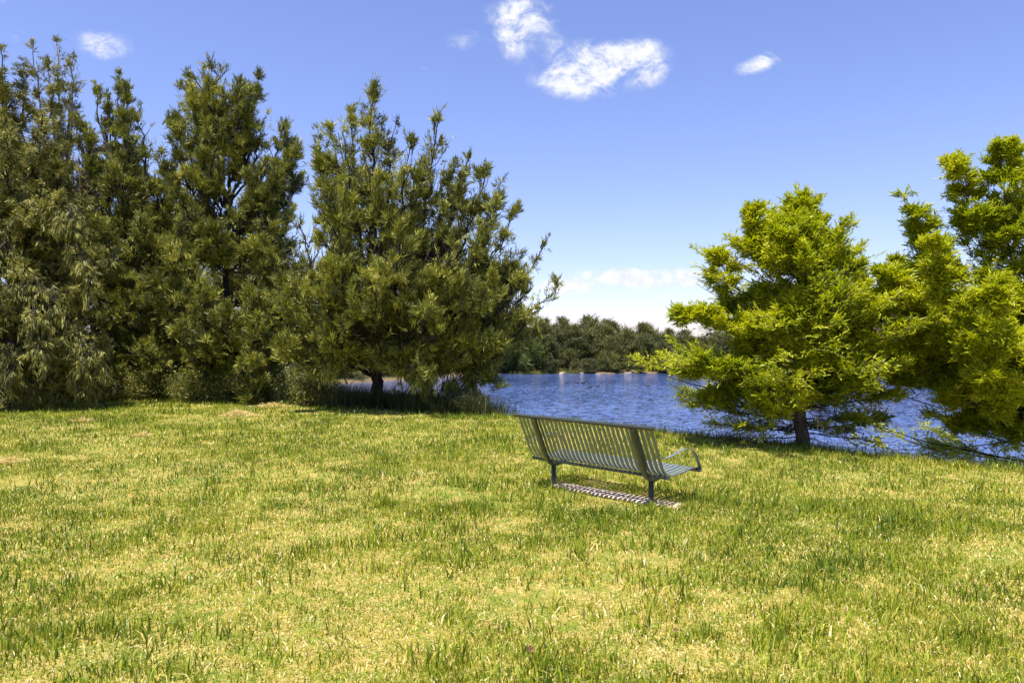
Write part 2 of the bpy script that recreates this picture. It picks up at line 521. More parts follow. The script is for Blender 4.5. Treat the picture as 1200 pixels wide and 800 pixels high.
def sedge_field(name, spots, label, seed, mat='sedge', hgt=(.35, .8), wd=.012):
    """tall grass along the top of the bank; spots: X, Y, radius, count"""
    rg = np.random.default_rng(seed)
    Vs = []; Ts = []
    for (X0, Y0, r, n) in spots:
        X = X0 + rg.normal(0, r, n); Y = Y0 + rg.normal(0, r * .5, n)
        H = rg.uniform(*hgt, n)
        az = rg.uniform(0, 2 * math.pi, n); lean = rg.uniform(.02, .5, n)
        d1 = np.stack([np.cos(az) * np.sin(lean), np.sin(az) * np.sin(lean), np.cos(lean)], 1)
        l2 = lean * 2.4
        d2 = np.stack([np.cos(az) * np.sin(l2), np.sin(az) * np.sin(l2), np.cos(l2)], 1)
        a2 = rg.uniform(0, math.pi, n); sd_ = np.stack([np.cos(a2), np.sin(a2), 0 * a2], 1)
        hw = sd_ * (wd * rg.uniform(.5, 1.3, n) * .5)[:, None]
        p0 = np.stack([X, Y, gz(X, Y) - .02], 1)
        p1 = p0 + d1 * (H * .6)[:, None]; p2 = p1 + d2 * (H * .5)[:, None]
        Vs.append(np.stack([p0 - hw, p0 + hw, p1 - hw * .8, p1 + hw * .8, p2], 1))
        Ts.append(np.repeat(np.clip(rg.normal(.4, .25, n), 0, 1), 5))
    V = np.concatenate(Vs); n = len(V); b = np.arange(n)[:, None] * 5
    tri = np.concatenate([b + np.array([0, 1, 3]), b + np.array([0, 3, 2]), b + np.array([2, 3, 4])], 0)
    o = mesh_np(name, V, tri, M[mat], attrs={'tint': np.concatenate(Ts)})
    tag(o, label, 'tall grass', kind='stuff')


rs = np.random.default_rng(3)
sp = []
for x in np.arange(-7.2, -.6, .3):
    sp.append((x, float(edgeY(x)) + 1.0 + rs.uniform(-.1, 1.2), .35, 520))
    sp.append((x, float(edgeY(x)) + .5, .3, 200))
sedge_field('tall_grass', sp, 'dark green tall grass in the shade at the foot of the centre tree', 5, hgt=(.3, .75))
sp = []
for x in np.arange(2.2, 9.5, .22):
    sp.append((x, float(edgeY(x)) + .55, .3, 150))
sedge_field('tall_grass', sp, 'fringe of long grass along the bank under the bright green trees', 6, hgt=(.06, .26), wd=.008)
sp = []
for x in np.arange(-17, -6.5, .4):
    sp.append((x, float(edgeY(x)) + .5 + rs.uniform(0, .8), .4, 260))
sedge_field('tall_grass', sp, 'long grass along the lawn edge under the left trees', 7, hgt=(.15, .5), wd=.014)


# ------------------------------------------------------------------ park bench
def slat_profile():
    pts = [(-.345, .868), (-.325, .868), (-.312, .84), (-.285, .775), (-.243, .69), (-.20, .605), (-.163, .52), (-.130, .445),
           (-.095, .385), (-.045, .345), (.02, .328), (.12, .325), (.25, .333), (.40, .350), (.52, .365), (.565, .362), (.592, .345), (.60, .318)]
    k = np.array(pts)
    # smooth resample
    seg = np.r_[0, np.cumsum(np.linalg.norm(np.diff(k, axis=0), axis=1))]
    t = np.linspace(0, seg[-1], 44)
    o = np.stack([np.interp(t, seg, k[:, i]) for i in range(2)], 1)
    for _ in range(3):
        o[1:-1] = .25 * o[:-2] + .5 * o[1:-1] + .25 * o[2:]
    return o


def sweep(path, half_w, thick, t_c, end_caps=True):
    """flat bar swept along a path in the (s,z) plane, centred at t_c. local coords: x=t, y=s, z"""
    n = len(path)
    T = unit(np.gradient(path, axis=0)); N = np.stack([-T[:, 1], T[:, 0]], 1)
    e = .0022
    vs = []
    prof = [(-half_w + e, -thick / 2), (half_w - e, -thick / 2), (half_w, -thick / 2 + e), (half_w, thick / 2 - e),
            (half_w - e, thick / 2), (-half_w + e, thick / 2), (-half_w, thick / 2 - e), (-half_w, -thick / 2 + e)]
    for i in range(n):
        for (a, b) in prof:
            q = path[i] + N[i] * b
            vs.append((t_c + a, q[0], q[1]))
    k = len(prof); fs = []
    for i in range(n - 1):
        for j in range(k):
            fs.append((i * k + j, i * k + (j + 1) % k, (i + 1) * k + (j + 1) % k, (i + 1) * k + j))
    # caps
    for o_ in (0, (n - 1) * k):
        fs += [(o_, o_ + 1, o_ + 2, o_ + 7), (o_ + 7, o_ + 2, o_ + 3, o_ + 6), (o_ + 6, o_ + 3, o_ + 4, o_ + 5)]
    return np.array(vs), np.array(fs)


def tube_local(pts, r, sides=16):
    pts = np.asarray(pts, float)[None]
    Rn = np.full(pts.shape[:2], r)
    V, Fc = tubes(pts, Rn, sides)
    # end caps by collapsed rings
    k = pts.shape[1]
    V2 = [V]; F2 = [Fc]; n = len(V)
    for ring, c in ((0, pts[0, 0]), (k - 1, pts[0, -1])):
        V2.append(np.array([c])); ci = n; n += 1
        idx = ring * sides + np.arange(sides)
        nxt = ring * sides + (np.arange(sides) + 1) % sides
        for a in range(0, sides, 2):
            F2.append(np.array([[ci, idx[a], nxt[a], nxt[(a + 1) % sides]]]))
    return np.concatenate(V2), np.concatenate(F2)


def merge(parts):
    V = []; Fc = []; n = 0
    for a, b in parts:
        V.append(a); Fc.append(np.asarray(b) + n); n += len(a)
    return np.concatenate(V), np.concatenate(Fc)


bench = empty('park_bench', (BO[0], BO[1], 0), 'sage green metal slatted park bench seen from behind, standing on the lawn', 'bench')
bench.rotation_euler = (0, 0, math.atan2(BA[1], BA[0]))
prof = slat_profile()
pitch = .0622
ns = int(round((T1 - T0) / pitch))
for i in range(ns):
    tc_ = T0 + .022 + i * (T1 - T0 - .044) / (ns - 1)
    V, Fc = sweep(prof, .0218, .006, tc_)
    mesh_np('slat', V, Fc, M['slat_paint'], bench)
# top rail: tube wrapped by the slat ends
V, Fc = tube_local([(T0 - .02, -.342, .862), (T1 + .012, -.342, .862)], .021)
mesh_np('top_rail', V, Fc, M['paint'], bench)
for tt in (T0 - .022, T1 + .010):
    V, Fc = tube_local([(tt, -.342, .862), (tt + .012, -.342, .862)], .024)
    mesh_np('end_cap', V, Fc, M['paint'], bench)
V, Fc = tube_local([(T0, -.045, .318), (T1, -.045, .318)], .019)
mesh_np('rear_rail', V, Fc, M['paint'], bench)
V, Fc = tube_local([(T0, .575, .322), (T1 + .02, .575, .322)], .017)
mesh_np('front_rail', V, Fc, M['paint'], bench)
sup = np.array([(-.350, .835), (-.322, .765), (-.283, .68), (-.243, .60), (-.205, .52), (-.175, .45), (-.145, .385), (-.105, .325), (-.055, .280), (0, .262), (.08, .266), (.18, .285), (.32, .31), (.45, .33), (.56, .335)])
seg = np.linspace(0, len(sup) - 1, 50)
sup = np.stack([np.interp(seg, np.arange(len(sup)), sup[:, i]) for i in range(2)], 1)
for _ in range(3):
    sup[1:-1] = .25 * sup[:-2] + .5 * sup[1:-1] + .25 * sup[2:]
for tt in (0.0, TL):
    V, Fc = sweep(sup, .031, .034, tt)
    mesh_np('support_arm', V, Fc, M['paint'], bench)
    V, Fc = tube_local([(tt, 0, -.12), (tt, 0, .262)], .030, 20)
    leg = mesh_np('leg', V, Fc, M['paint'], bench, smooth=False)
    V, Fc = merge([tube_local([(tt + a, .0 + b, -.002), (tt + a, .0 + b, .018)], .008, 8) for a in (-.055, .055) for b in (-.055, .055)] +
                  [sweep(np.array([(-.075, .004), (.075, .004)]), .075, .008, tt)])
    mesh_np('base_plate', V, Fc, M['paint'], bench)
armp = np.array([(-.190, .560), (-.15, .540), (-.09, .533), (0, .540), (.08, .555), (.18, .578), (.28, .590), (.37, .585), (.45, .555), (.51, .495), (.555, .42), (.592, .355), (.60, .318)])
seg = np.linspace(0, len(armp) - 1, 48)
armp = np.stack([np.interp(seg, np.arange(len(armp)), armp[:, i]) for i in range(2)], 1)
for _ in range(4):
    armp[1:-1] = .25 * armp[:-2] + .5 * armp[1:-1] + .25 * armp[2:]
for tt in (T1 + .006, T0 + .01):
    V, Fc = sweep(armp, .021, .009, tt)
    mesh_np('armrest', V, Fc, M['slat_paint'], bench)
V, Fc = tube_local([(T1 + .012, .575, .322), (T1 + .034, .575, .322)], .012, 10)
mesh_np('bolt', V, Fc, M['slat_paint'], bench)
V, Fc = tube_local([(T1 + .0, -.045, .318), (T1 + .02, -.045, .318)], .022, 12)
mesh_np('bolt', V, Fc, M['slat_paint'], bench)
for o in [x for x in S.objects if x.parent == bench and x.name.split('.')[0] in ('top_rail', 'rear_rail', 'front_rail', 'leg')]:
    o.data.polygons.foreach_set('use_smooth', [True] * len(o.data.polygons))


# concrete footing strip under the bench
def footing():
    L = np.linspace(-1.46, .34, 60); ws = np.linspace(-.085, .195, 10)
    TT, SS = np.meshgrid(L, ws, indexing='ij')
    rg = np.random.default_rng(2)
    e = .022 * (fbm(TT, SS, .12, 77) - .5) * 2
    S2 = SS + e * (np.abs(SS - .055) > .11) * 2.4
    X = BO[0] + BA[0] * TT + BS[0] * S2; Y = BO[1] + BA[1] * TT + BS[1] * S2
    edge = np.minimum(np.minimum((SS + .085), (.195 - SS)) / .03, np.minimum(TT + 1.46, .34 - TT) / .03)
    Z = gz(X, Y) * .3 + .022 * np.clip(edge, 0, 1) ** .4 - .02 * (edge <= 0) + .022 * (fbm(TT, SS, .07, 5) - .5) + .002
    n0, n1 = TT.shape
    a, b = np.meshgrid(np.arange(n0 - 1), np.arange(n1 - 1), indexing='ij')
    k = (a * n1 + b).ravel()
    org = np.array([BO[0], BO[1], 0])
    o = mesh_np('footing_strip', np.stack([X, Y, Z], -1).reshape(-1, 3) - org, np.stack([k, k + n1, k + n1 + 1, k + 1], 1), M['concrete'], smooth=False)
    o.location = org
    tag(o, 'narrow bare sandy concrete footing strip in the grass under the bench', 'footing')


footing()


# ------------------------------------------------------------------ trees
def n3(p, s, seed):
    return (vnoise(p[..., 0] + p[..., 1] * .35, p[..., 2], s, seed) + vnoise(p[..., 1] + p[..., 0] * .35, p[..., 2] + 3.3, s, seed + 5)) * .5


def casuarina(name, base, leaders, label, seed, mat='olive', dens=11, twigs=8, needles=13, nl=(.06, .165), nw=.0225, sub=12, gap=.42, companions=2, minlen=3.0,
              droop=0.0, trunk_r=.16, group=None, cat='tree', bark='bark', tint=(.44, .26), upb=.35, mains=None):
    """leaders: (list of world points from fork to tip, radius of plume, start fraction)"""
    rg = np.random.default_rng(seed)
    root = empty(name, tuple(base), label, cat, group)
    trunk = Wood(); limbs = Wood()
    Vs = []; Ts = []
    first = True
    if mains:
        for pts, r0, r1 in mains:
            c, L = resample(pts, 14)
            c[1:-1] += rg.normal(0, .02, (12, 3))
            trunk.add(c[None], np.linspace(r0, r1, 14)[None], 9)
    full = []
    comp = []
    for pts, Rr, f0 in leaders:
        LL = np.linalg.norm(np.asarray(pts[-1]) - np.asarray(pts[0]))
        if LL > minlen and companions:
            for _ in range(companions):
                off = np.r_[rg.normal(0, .42, 2), -rg.uniform(.25, 1.5)]
                pp = [np.asarray(pts[0]), np.asarray(pts[1]) + off * .5, np.asarray(pts[2]) + off]
                comp.append((pp, Rr * rg.uniform(.6, .95), f0))
    for pts, Rr, f0 in list(leaders) + comp:
        full.append((pts, Rr * .85, f0))
        c, L = resample(pts, 12)
        for _ in range(sub):
            f = rg.uniform(max(.25, f0 * .8), .92); i = int(f * 11); i = min(i, 10)
            T = unit(c[i + 1] - c[i]); a_ = rg.normal(size=3); a_ = unit(a_ - (a_ @ T) * T)
            dd = unit(T * .75 + a_ * rg.uniform(.5, 1.0) + np.array([0, 0, .45 - droop]))
            ln = Rr * rg.uniform(.35, 1.6) * (1.15 - .6 * f)
            e_ = c[i] + dd * ln; mid = (c[i] + e_) * .5 - np.array([0, 0, .06 * ln])
            full.append(([c[i], mid, e_], Rr * rg.uniform(.10, .44), .08))
    for pts, Rr, f0 in full:
        K = 18
        c, L = resample(pts, K)
        jit = rg.normal(0, .05, (K, 3)) * min(1, L / 4); jit[0] = 0
        c = c + jit
        r0 = .011 * L ** .9 + .005
        limbs.add(c[None], (r0 * (1 - np.linspace(0, 1, K)) ** .8 + .006)[None], 6)
        nb = max(5, int(L * (1 - f0) * dens * 1.0))
        uu = rg.random(nb) ** .9; t = f0 + (1 - f0) * uu
        idx = t * (K - 1); i0 = np.minimum(idx.astype(int), K - 2); fr = (idx - i0)[:, None]
        p0 = c[i0] * (1 - fr) + c[i0 + 1] * fr
        T = unit(c[i0 + 1] - c[i0])
        keep = .5 * n3(p0, .85, seed) + .5 * n3(p0, .4, seed + 9) + rg.normal(0, .04, nb) > gap
        if keep.sum() < 4: keep[:] = True
        p0, T, uu = p0[keep], T[keep], uu[keep]; nb = len(p0)
        az = rg.normal(size=(nb, 3)); az -= (az * T).sum(1, keepdims=True) * T; az = unit(az)
        ang = np.interp(uu, [0, .5, 1], [1.15, .65, .2]) + rg.normal(0, .2, nb)
        d0 = unit(T * np.cos(ang)[:, None] + az * np.sin(ang)[:, None])
        Lb = Rr * (np.minimum(1, .45 + 1.6 * uu)) * (1 - .93 * uu ** 1.7) * (.25 + 1.75 * rg.random(nb) ** 1.3) + .05
        k2 = 5
        s = np.linspace(0, 1, k2)
        up = np.array([0, 0, 1.0])
        lowd = (upb - droop)
        br = p0[:, None] + d0[:, None] * (Lb[:, None] * s)[..., None] + up * (lowd * Lb[:, None] * s ** 2)[..., None]
        br[:, 1:] += rg.normal(0, .02, (nb, k2 - 1, 3))
        limbs.add(br, (.004 + .011 * Lb[:, None] * (1 - s)), 3)
        # twigs
        tw = twigs + 1
        fr = rg.uniform(.22, 1.0, (nb, tw)); fi = fr * (k2 - 1); a = np.minimum(fi.astype(int), k2 - 2); ff = (fi - a)[..., None]
        row = np.arange(nb)[:, None]
        q0 = br[row, a] * (1 - ff) + br[row, a + 1] * ff
        bd = unit(br[row, a + 1] - br[row, a])
        td = unit(bd + rg.normal(0, .62, (nb, tw, 3)) * (1 - .5 * uu)[:, None, None] + up * (.30 - droop))
        tl = rg.uniform(.08, .50, (nb, tw)) * (1 - .55 * uu)[:, None] * (.7 + .3 * min(Rr, 1.2))
        btint = rg.normal(tint[0], tint[1], (nb, 1)) 
        # needles
        s1 = .35 + .65 * rg.random((nb, tw, needles))
        p = q0[:, :, None] + td[:, :, None] * (tl[..., None] * s1)[..., None]
        p = p + rg.normal(0, .02, p.shape)
        d = unit(td[:, :, None] + rg.normal(0, .30, p.shape) + up * (.10 - droop * 1.3))
        L_ = rg.uniform(nl[0], nl[1], s1.shape)
        tk = n3(q0 + td * (tl * .6)[..., None], .26, seed + 31) + rg.normal(0, .05, (nb, tw)) > .43
        km = tk[:, :, None] & (rg.random(s1.shape) < rg.uniform(.45, 1.0, (nb, tw, 1)))
        p = p[km]; d = d[km]; L_ = L_[km]; n = len(L_)
        Vn = blades(p.reshape(-1, 3), d.reshape(-1, 3), L_.ravel(), np.full(n, nw) * rg.uniform(.6, 1.3, n), .3, rg)
        Vs.append(Vn)
        tt = btint[:, :, None] + rg.normal(0, .12, (nb, tw, 1)) + rg.normal(0, .15, s1.shape)
        Ts.append(np.repeat(np.clip(tt[km], 0, 1), 4))
    org = np.asarray(base)
    if trunk.V: trunk.build('trunk', M[bark], root, org)
    limbs.build('branches', M[bark], root, org)
    V = np.concatenate(Vs)
    mesh_np('crown', V.reshape(-1, 3) - org, quads(len(V)), M[mat], root, attrs={'tint': np.concatenate(Ts)})
    return root, len(V)


def lead(fork, tip, Y0, dyt, Rr, f0=.3, bow=0.0, dyf=0.0):
    """a limb from a fork pixel to a tip pixel, with real depth offsets"""
    a = P(fork[0], fork[1], Y0 + dyf); b = P(tip[0], tip[1], Y0 + dyt)
    m = a * .5 + b * .5
    m[2] -= bow; m[:2] += (b - a)[:2] * .18
    return ([a, m, b], Rr, f0)


def gbase(px, Y, sink=.05):
    X = (px - 600) / F * Y
    return np.array([X, Y, float(gz(X, Y)) - sink])


NN = 0
# centre tree
Yc = 19.4
b0 = gbase(445, Yc)
fk = (440, 425)
L_c = [lead(fk, (436, 92), Yc, -.3, .75, .42, 0), lead(fk, (412, 128), Yc, .6, .5, .55), lead(fk, (516, 132), Yc, .4, .8, .42, .2), lead(fk, (478, 165), Yc, -1.0, .8, .4, .1),
       lead(fk, (374, 158), Yc, .8, .55, .5, .3), lead(fk, (398, 215), Yc, -1.2, .7, .4, .3), lead(fk, (572, 192), Yc, .2, .62, .45, .4), lead(fk, (548, 180), Yc, 1.2, .6, .45, .4),
       lead(fk, (604, 248), Yc, -.4, .5, .5, .5), lead(fk, (640, 285), Yc, -.8, .55, .5, .6), lead(fk, (585, 235), Yc, -1.6, .6, .4, .4),
       lead(fk, (352, 255), Yc, -.6, .8, .4, .4), lead(fk, (345, 335), Yc, -1.6, .8, .35, .3), lead(fk, (395, 300), Yc, -2.4, .9, .3, .2), lead(fk, (470, 265), Yc, -2.6, .9, .35, .2),
       lead(fk, (530, 285), Yc, -2.4, .9, .35, .2), lead(fk, (580, 330), Yc, -2.2, .8, .35, .3), lead(fk, (615, 350), Yc, .6, .6, .4, .4), lead(fk, (440, 330), Yc, -2.8, .8, .3, .1),
       lead(fk, (505, 365), Yc, -2.8, .8, .3, 0), lead((470, 400), (590, 400), Yc, -1.4, .7, .35, .1), lead(fk, (380, 390), Yc, -2.3, .7, .3, 0),
       lead(fk, (430, 190), Yc, 1.8, .9, .4), lead(fk, (500, 230), Yc, 2.0, .9, .4), lead(fk, (550, 300), Yc, 2.0, .8, .4), lead(fk, (400, 280), Yc, 1.8, .8, .4),
       lead((470, 420), (610, 300), Yc, .9, .7, .4)]
m_c = [([b0, P(443, 455, Yc), P(440, 425, Yc)], .19, .13),
       ([P(440, 440, Yc), P(436, 330, Yc), P(434, 200, Yc - .2)], .12, .03),
       ([P(440, 435, Yc), P(400, 400, Yc - .3), P(376, 330, Yc)], .09, .03),
       ([P(442, 430, Yc), P(480, 360, Yc), P(520, 250, Yc + .3)], .10, .03),
       ([P(442, 430, Yc), P(520, 370, Yc), P(600, 310, Yc - .4)], .08, .02),
       ([P(437, 440, Yc), P(410, 428, Yc - .4), P(380, 405, Yc - .6)], .06, .03)]
r, n = casuarina('casuarina_tree', b0, L_c, 'large olive green casuarina with dark forking trunk standing alone left of the bench', 101, 'olive', 13, 9, 9, trunk_r=.19, mains=m_c)
NN += n
# its hanging lower boughs, drooping towards the water on the right
L_h = [([P(470, 400, Yc), P(530, 395, Yc - .6), P(560, 460, Yc - .8)], .6, .3), ([P(470, 400, Yc), P(520, 420, Yc - 1.2), P(540, 470, Yc - 1.2)], .5, .3),
       ([P(470, 390, Yc), P(490, 420, Yc - 1.6), P(500, 458, Yc - 1.6)], .5, .3), ([P(500, 380, Yc), P(585, 380, Yc - .2), P(570, 440, Yc - .4)], .5, .35),
       ([P(420, 400, Yc), P(385, 400, Yc - 1.2), P(368, 440, Yc - 1.2)], .55, .3), ([P(500, 370, Yc), P(600, 345, Yc), P(608, 395, Yc)], .45, .4), ([P(480, 360, Yc), P(560, 330, Yc - .3), P(618, 325, Yc - .3)], .6, .4)]


def extra_crown(root, leaders, seed, mat, **kw):
    tmp, n = casuarina('tmp_tree', np.array(root.location), leaders, 'x', seed, mat, **kw)
    for ch in [x for x in S.objects if x.parent == tmp]:
        ch.parent = root
        ch.name = {'c': 'hanging_foliage', 'b': 'hanging_boughs', 't': 'stem'}[ch.name[0]]
    bpy.data.objects.remove(tmp)
    return n


NN += extra_crown(r, L_h, 102, 'olive', dens=15, droop=.75, upb=.0, companions=1)

# left group
Y1 = 22.6
b1 = gbase(266, Y1)
fk = (268, 245)
L1 = [lead(fk, (250, 60), Y1, 0, .85, .12), lead(fk, (220, 85), Y1, .5, .7, .2), lead(fk, (304, 92), Y1, .2, .7, .2, .2), lead((268, 220), (282, 100), Y1, -.6, .75, .15), lead((268, 270), (230, 160), Y1, -.9, .8, .2), lead((268, 285), (312, 190), Y1, -.6, .8, .2),
      lead((268, 330), (225, 255), Y1, -1.0, .9, .2), lead((268, 320), (318, 262), Y1, -1.0, .85, .2),
      lead((268, 280), (332, 150), Y1, .4, .55, .45, .3), lead((268, 290), (350, 165), Y1, .2, .4, .5, .4), lead((268, 360), (340, 250), Y1, -.5, .7, .35, .4), lead((268, 300), (205, 150), Y1, -.4, .8, .35, .2),
      lead((268, 400), (195, 290), Y1, -1.8, .9, .3, .2), lead((268, 420), (232, 335), Y1, -2.4, .9, .3), lead((268, 420), (306, 345), Y1, -2.4, .9, .3), lead((268, 420), (340, 330), Y1, -1.6, .9, .3),
      lead((268, 430), (270, 360), Y1, -3.0, .9, .2), lead((268, 440), (220, 380), Y1, -2.8, .9, .2), lead((268, 440), (325, 385), Y1, -2.6, .9, .2), lead((268, 440), (300, 420), Y1, -3.2, .8, .1),
      lead((268, 300), (240, 190), Y1, 1.6, .9, .3), lead((268, 300), (300, 210), Y1, 1.5, .7, .3)]
m1 = [([b1, P(266, 350, Y1), P(268, 200, Y1)], .15, .04)]
r, n = casuarina('casuarina_tree', b1, L1, 'tall upright casuarina with straight dark trunk showing, right side of the left grove', 111, 'olive', 13, 9, 9, mains=m1, minlen=1.6)
NN += n
Y2 = 24.5
b2 = gbase(195, Y2)
fk = (190, 360)
L2 = [lead(fk, (141, 82), Y2, 0, .7, .35), lead(fk, (110, 98), Y2, .4, .6, .4), lead(fk, (92, 130), Y2, -.5, .6, .4), lead(fk, (165, 128), Y2, -.5, .7, .35), lead(fk, (185, 190), Y2, -1, .9, .3),
      lead(fk, (130, 190), Y2, -1.6, .9, .3), lead(fk, (160, 250), Y2, -2.6, .95, .3), lead(fk, (110, 260), Y2, -2.6, .9, .3), lead(fk, (215, 260), Y2, -2.5, .9, .3),
      lead((190, 420), (150, 330), Y2, -3.2, .9, .2), lead((190, 430), (200, 340), Y2, -3.4, .9, .2), lead((190, 430), (110, 370), Y2, -3.0, .9, .2), lead((190, 440), (170, 400), Y2, -3.8, .8, .1),
      lead((190, 440), (120, 425), Y2, -3.6, .7, .1), lead((190, 440), (235, 420), Y2, -3.6, .8, .1), lead(fk, (170, 200), Y2, 1.5, 1, .3), lead(fk, (215, 220), Y2, 1.5, .9, .3)]
m2 = [([b2, P(193, 400, Y2), P(180, 280, Y2), P(150, 170, Y2)], .17, .04), ([P(187, 330, Y2), P(150, 240, Y2 - .5), P(118, 150, Y2)], .08, .02)]
r, n = casuarina('casuarina_tree', b2, L2, 'casuarina leaning left with several spiky tops, middle of the left grove', 121, 'olive', 13, 9, 9, mains=m2, tint=(.40, .25))
NN += n
Y3 = 21.0
b3 = gbase(20, Y3)
fk = (15, 330)
L3 = [lead(fk, (2, 55), Y3, 0, .7, .35), lead(fk, (28, 80), Y3, .4, .7, .35), lead(fk, (-30, 60), Y3, 0, .8, .3), lead(fk, (50, 130), Y3, -.3, .8, .35), lead(fk, (78, 175), Y3, 0, .8, .35), lead(fk, (10, 160), Y3, -1.6, .95, .3),
      lead(fk, (50, 220), Y3, -2, .95, .3), lead(fk, (-20, 230), Y3, -2.2, 1, .3), lead(fk, (88, 265), Y3, -1.6, .9, .3), lead((15, 400), (30, 300), Y3, -2.8, .95, .2), lead((15, 400), (80, 340), Y3, -2.4, .95, .2),
      lead((15, 420), (0, 350), Y3, -3, .95, .2), lead((15, 430), (60, 400), Y3, -3, .8, .1), lead((15, 430), (105, 395), Y3, -2.2, .8, .2), lead((15, 440), (5, 410), Y3, -3.0, .8, .1), lead(fk, (30, 200), Y3, 1.6, 1, .3)]
m3 = [([b3, P(18, 380, Y3), P(14, 250, Y3), P(5, 120, Y3)], .2, .04), ([P(16, 350, Y3), P(50, 270, Y3), P(72, 200, Y3)], .08, .02)]
r, n = casuarina('casuarina_tree', b3, L3, 'broad casuarina with drooping yellowish brown foliage at the left edge of the picture', 131, 'dusty', 13, 9, 9, mains=m3, droop=.4, upb=.35)
NN += n
L3h = [([P(20, 330, Y3 - 1), P(70, 350, Y3 - 2.2), P(95, 410, Y3 - 2.5)], .6, .2), ([P(20, 300, Y3 - 1), P(40, 330, Y3 - 2.6), P(45, 400, Y3 - 2.8)], .7, .2), ([P(20, 250, Y3 - 1), P(0, 290, Y3 - 2.5), P(-5, 370, Y3 - 2.7)], .7, .2),
       ([P(30, 240, Y3 - 1), P(80, 240, Y3 - 2), P(92, 320, Y3 - 2.2)], .6, .2), ([P(20, 390, Y3 - 1), P(90, 395, Y3 - 2.4), P(130, 440, Y3 - 2.5)], .6, .2), ([P(0, 390, Y3 - 1), P(10, 400, Y3 - 3), P(20, 450, Y3 - 3)], .6, .1)]
NN += extra_crown(r, L3h, 132, 'dusty', dens=16, droop=.8, upb=-.1, tint=(.48, .25), twigs=8, needles=9, companions=1)
# sparse tree with bare upper limbs
Y4 = 26.0
b4 = gbase(72, Y4)
L4 = [lead((75, 300), (38, 48), Y4, 0, .35, .72), lead((75, 300), (66, 42), Y4, .3, .42, .74), lead((75, 300), (85, 68), Y4, .0, .42, .72), lead((75, 260), (75, 120), Y4, -.4, .5, .5), lead((75, 300), (58, 70), Y4, -.6, .35, .72),
      lead((75, 330), (95, 200), Y4, -.8, .8, .3), lead((75, 330), (55, 220), Y4, -.8, .8, .3), lead((75, 330), (110, 150), Y4, .4, .55, .5)]
m4 = [([b4, P(74, 400, Y4), P(76, 250, Y4), P(82, 110, Y4)], .14, .03)]
r, n = casuarina('casuarina_tree', b4, L4, 'thin sparse tree with bare grey upper limbs and brownish tufts, top left', 141, 'dusty', 9, 7, 7, companions=0, mains=m4, bark='twig')
NN += n
# red brown flowering or dying tree glimpsed inside the grove
Y5 = 26.5
b5 = gbase(118, Y5)
L5 = [lead((112, 330), (96, 160), Y5, 0, .8, .4), lead((112, 330), (125, 150), Y5, 0, .8, .4), lead((112, 330), (80, 175), Y5, 0, .8, .4), lead((112, 330), (112, 200), Y5, 0, .9, .4)]
r, n = casuarina('brown_tree', b5, L5, 'reddish brown dry tree showing through gaps behind the left grove', 151, 'far_red', 10, 7, 7, mains=[([b5, P(114, 400, Y5), P(112, 300, Y5)], .12, .06)], bark='twig')
NN += n
# filler trees at the back of the grove
for k, (px, py, Y, lab, mt) in enumerate([(320, 245, 27.0, 'pale green bushy tree behind the gap between the grove and the centre tree', 'dusty'),
                                          (235, 210, 28.5, 'dark casuarina behind the straight trunked one in the grove', 'olive'),
                                          (-70, 90, 23.0, 'casuarina just beyond the left edge of the picture', 'olive'),
                                          (372, 330, 24.5, 'low olive casuarina filling the space left of the centre trunk', 'olive'),
      (92, 330, 24.0, 'low dark casuarina filling the gap beside the left border tree', 'olive'),
      (70, 190, 25.0, 'brownish casuarina behind the leaning one in the left grove', 'dusty'),
      (150, 185, 27.5, 'casuarina at the back of the left grove', 'olive'),
      (200, 250, 25.5, 'shaded bushy casuarina in the middle of the left grove', 'olive')]):
    b = gbase(px, Y)
    LL = [lead((px, 400), (px + rs.uniform(-22, 22), py), Y, 0, .9, .2), lead((px, 400), (px - 45, py + 45), Y, .5, .9, .2), lead((px, 400), (px + 42, py + 50), Y, -.5, .9, .2),
          lead((px, 420), (px - 30, py + 90), Y, -1.6, .95, .2), lead((px, 420), (px + 30, py + 100), Y, -1.6, .95, .2), lead((px, 440), (px + 5, py + 120), Y, -2, .95, .2), lead((px, 440), (px + 45, 390), Y, -1.5, .8, .1), lead((px, 440), (px - 45, 395), Y, -1.5, .8, .1)]
    r, n = casuarina('casuarina_tree', b, LL, lab, 161 + k, mt, 12, 7, 8, mains=[([b, P(px, 420, Y), P(px + 5, 330, Y)], .13, .06)])
    NN += n


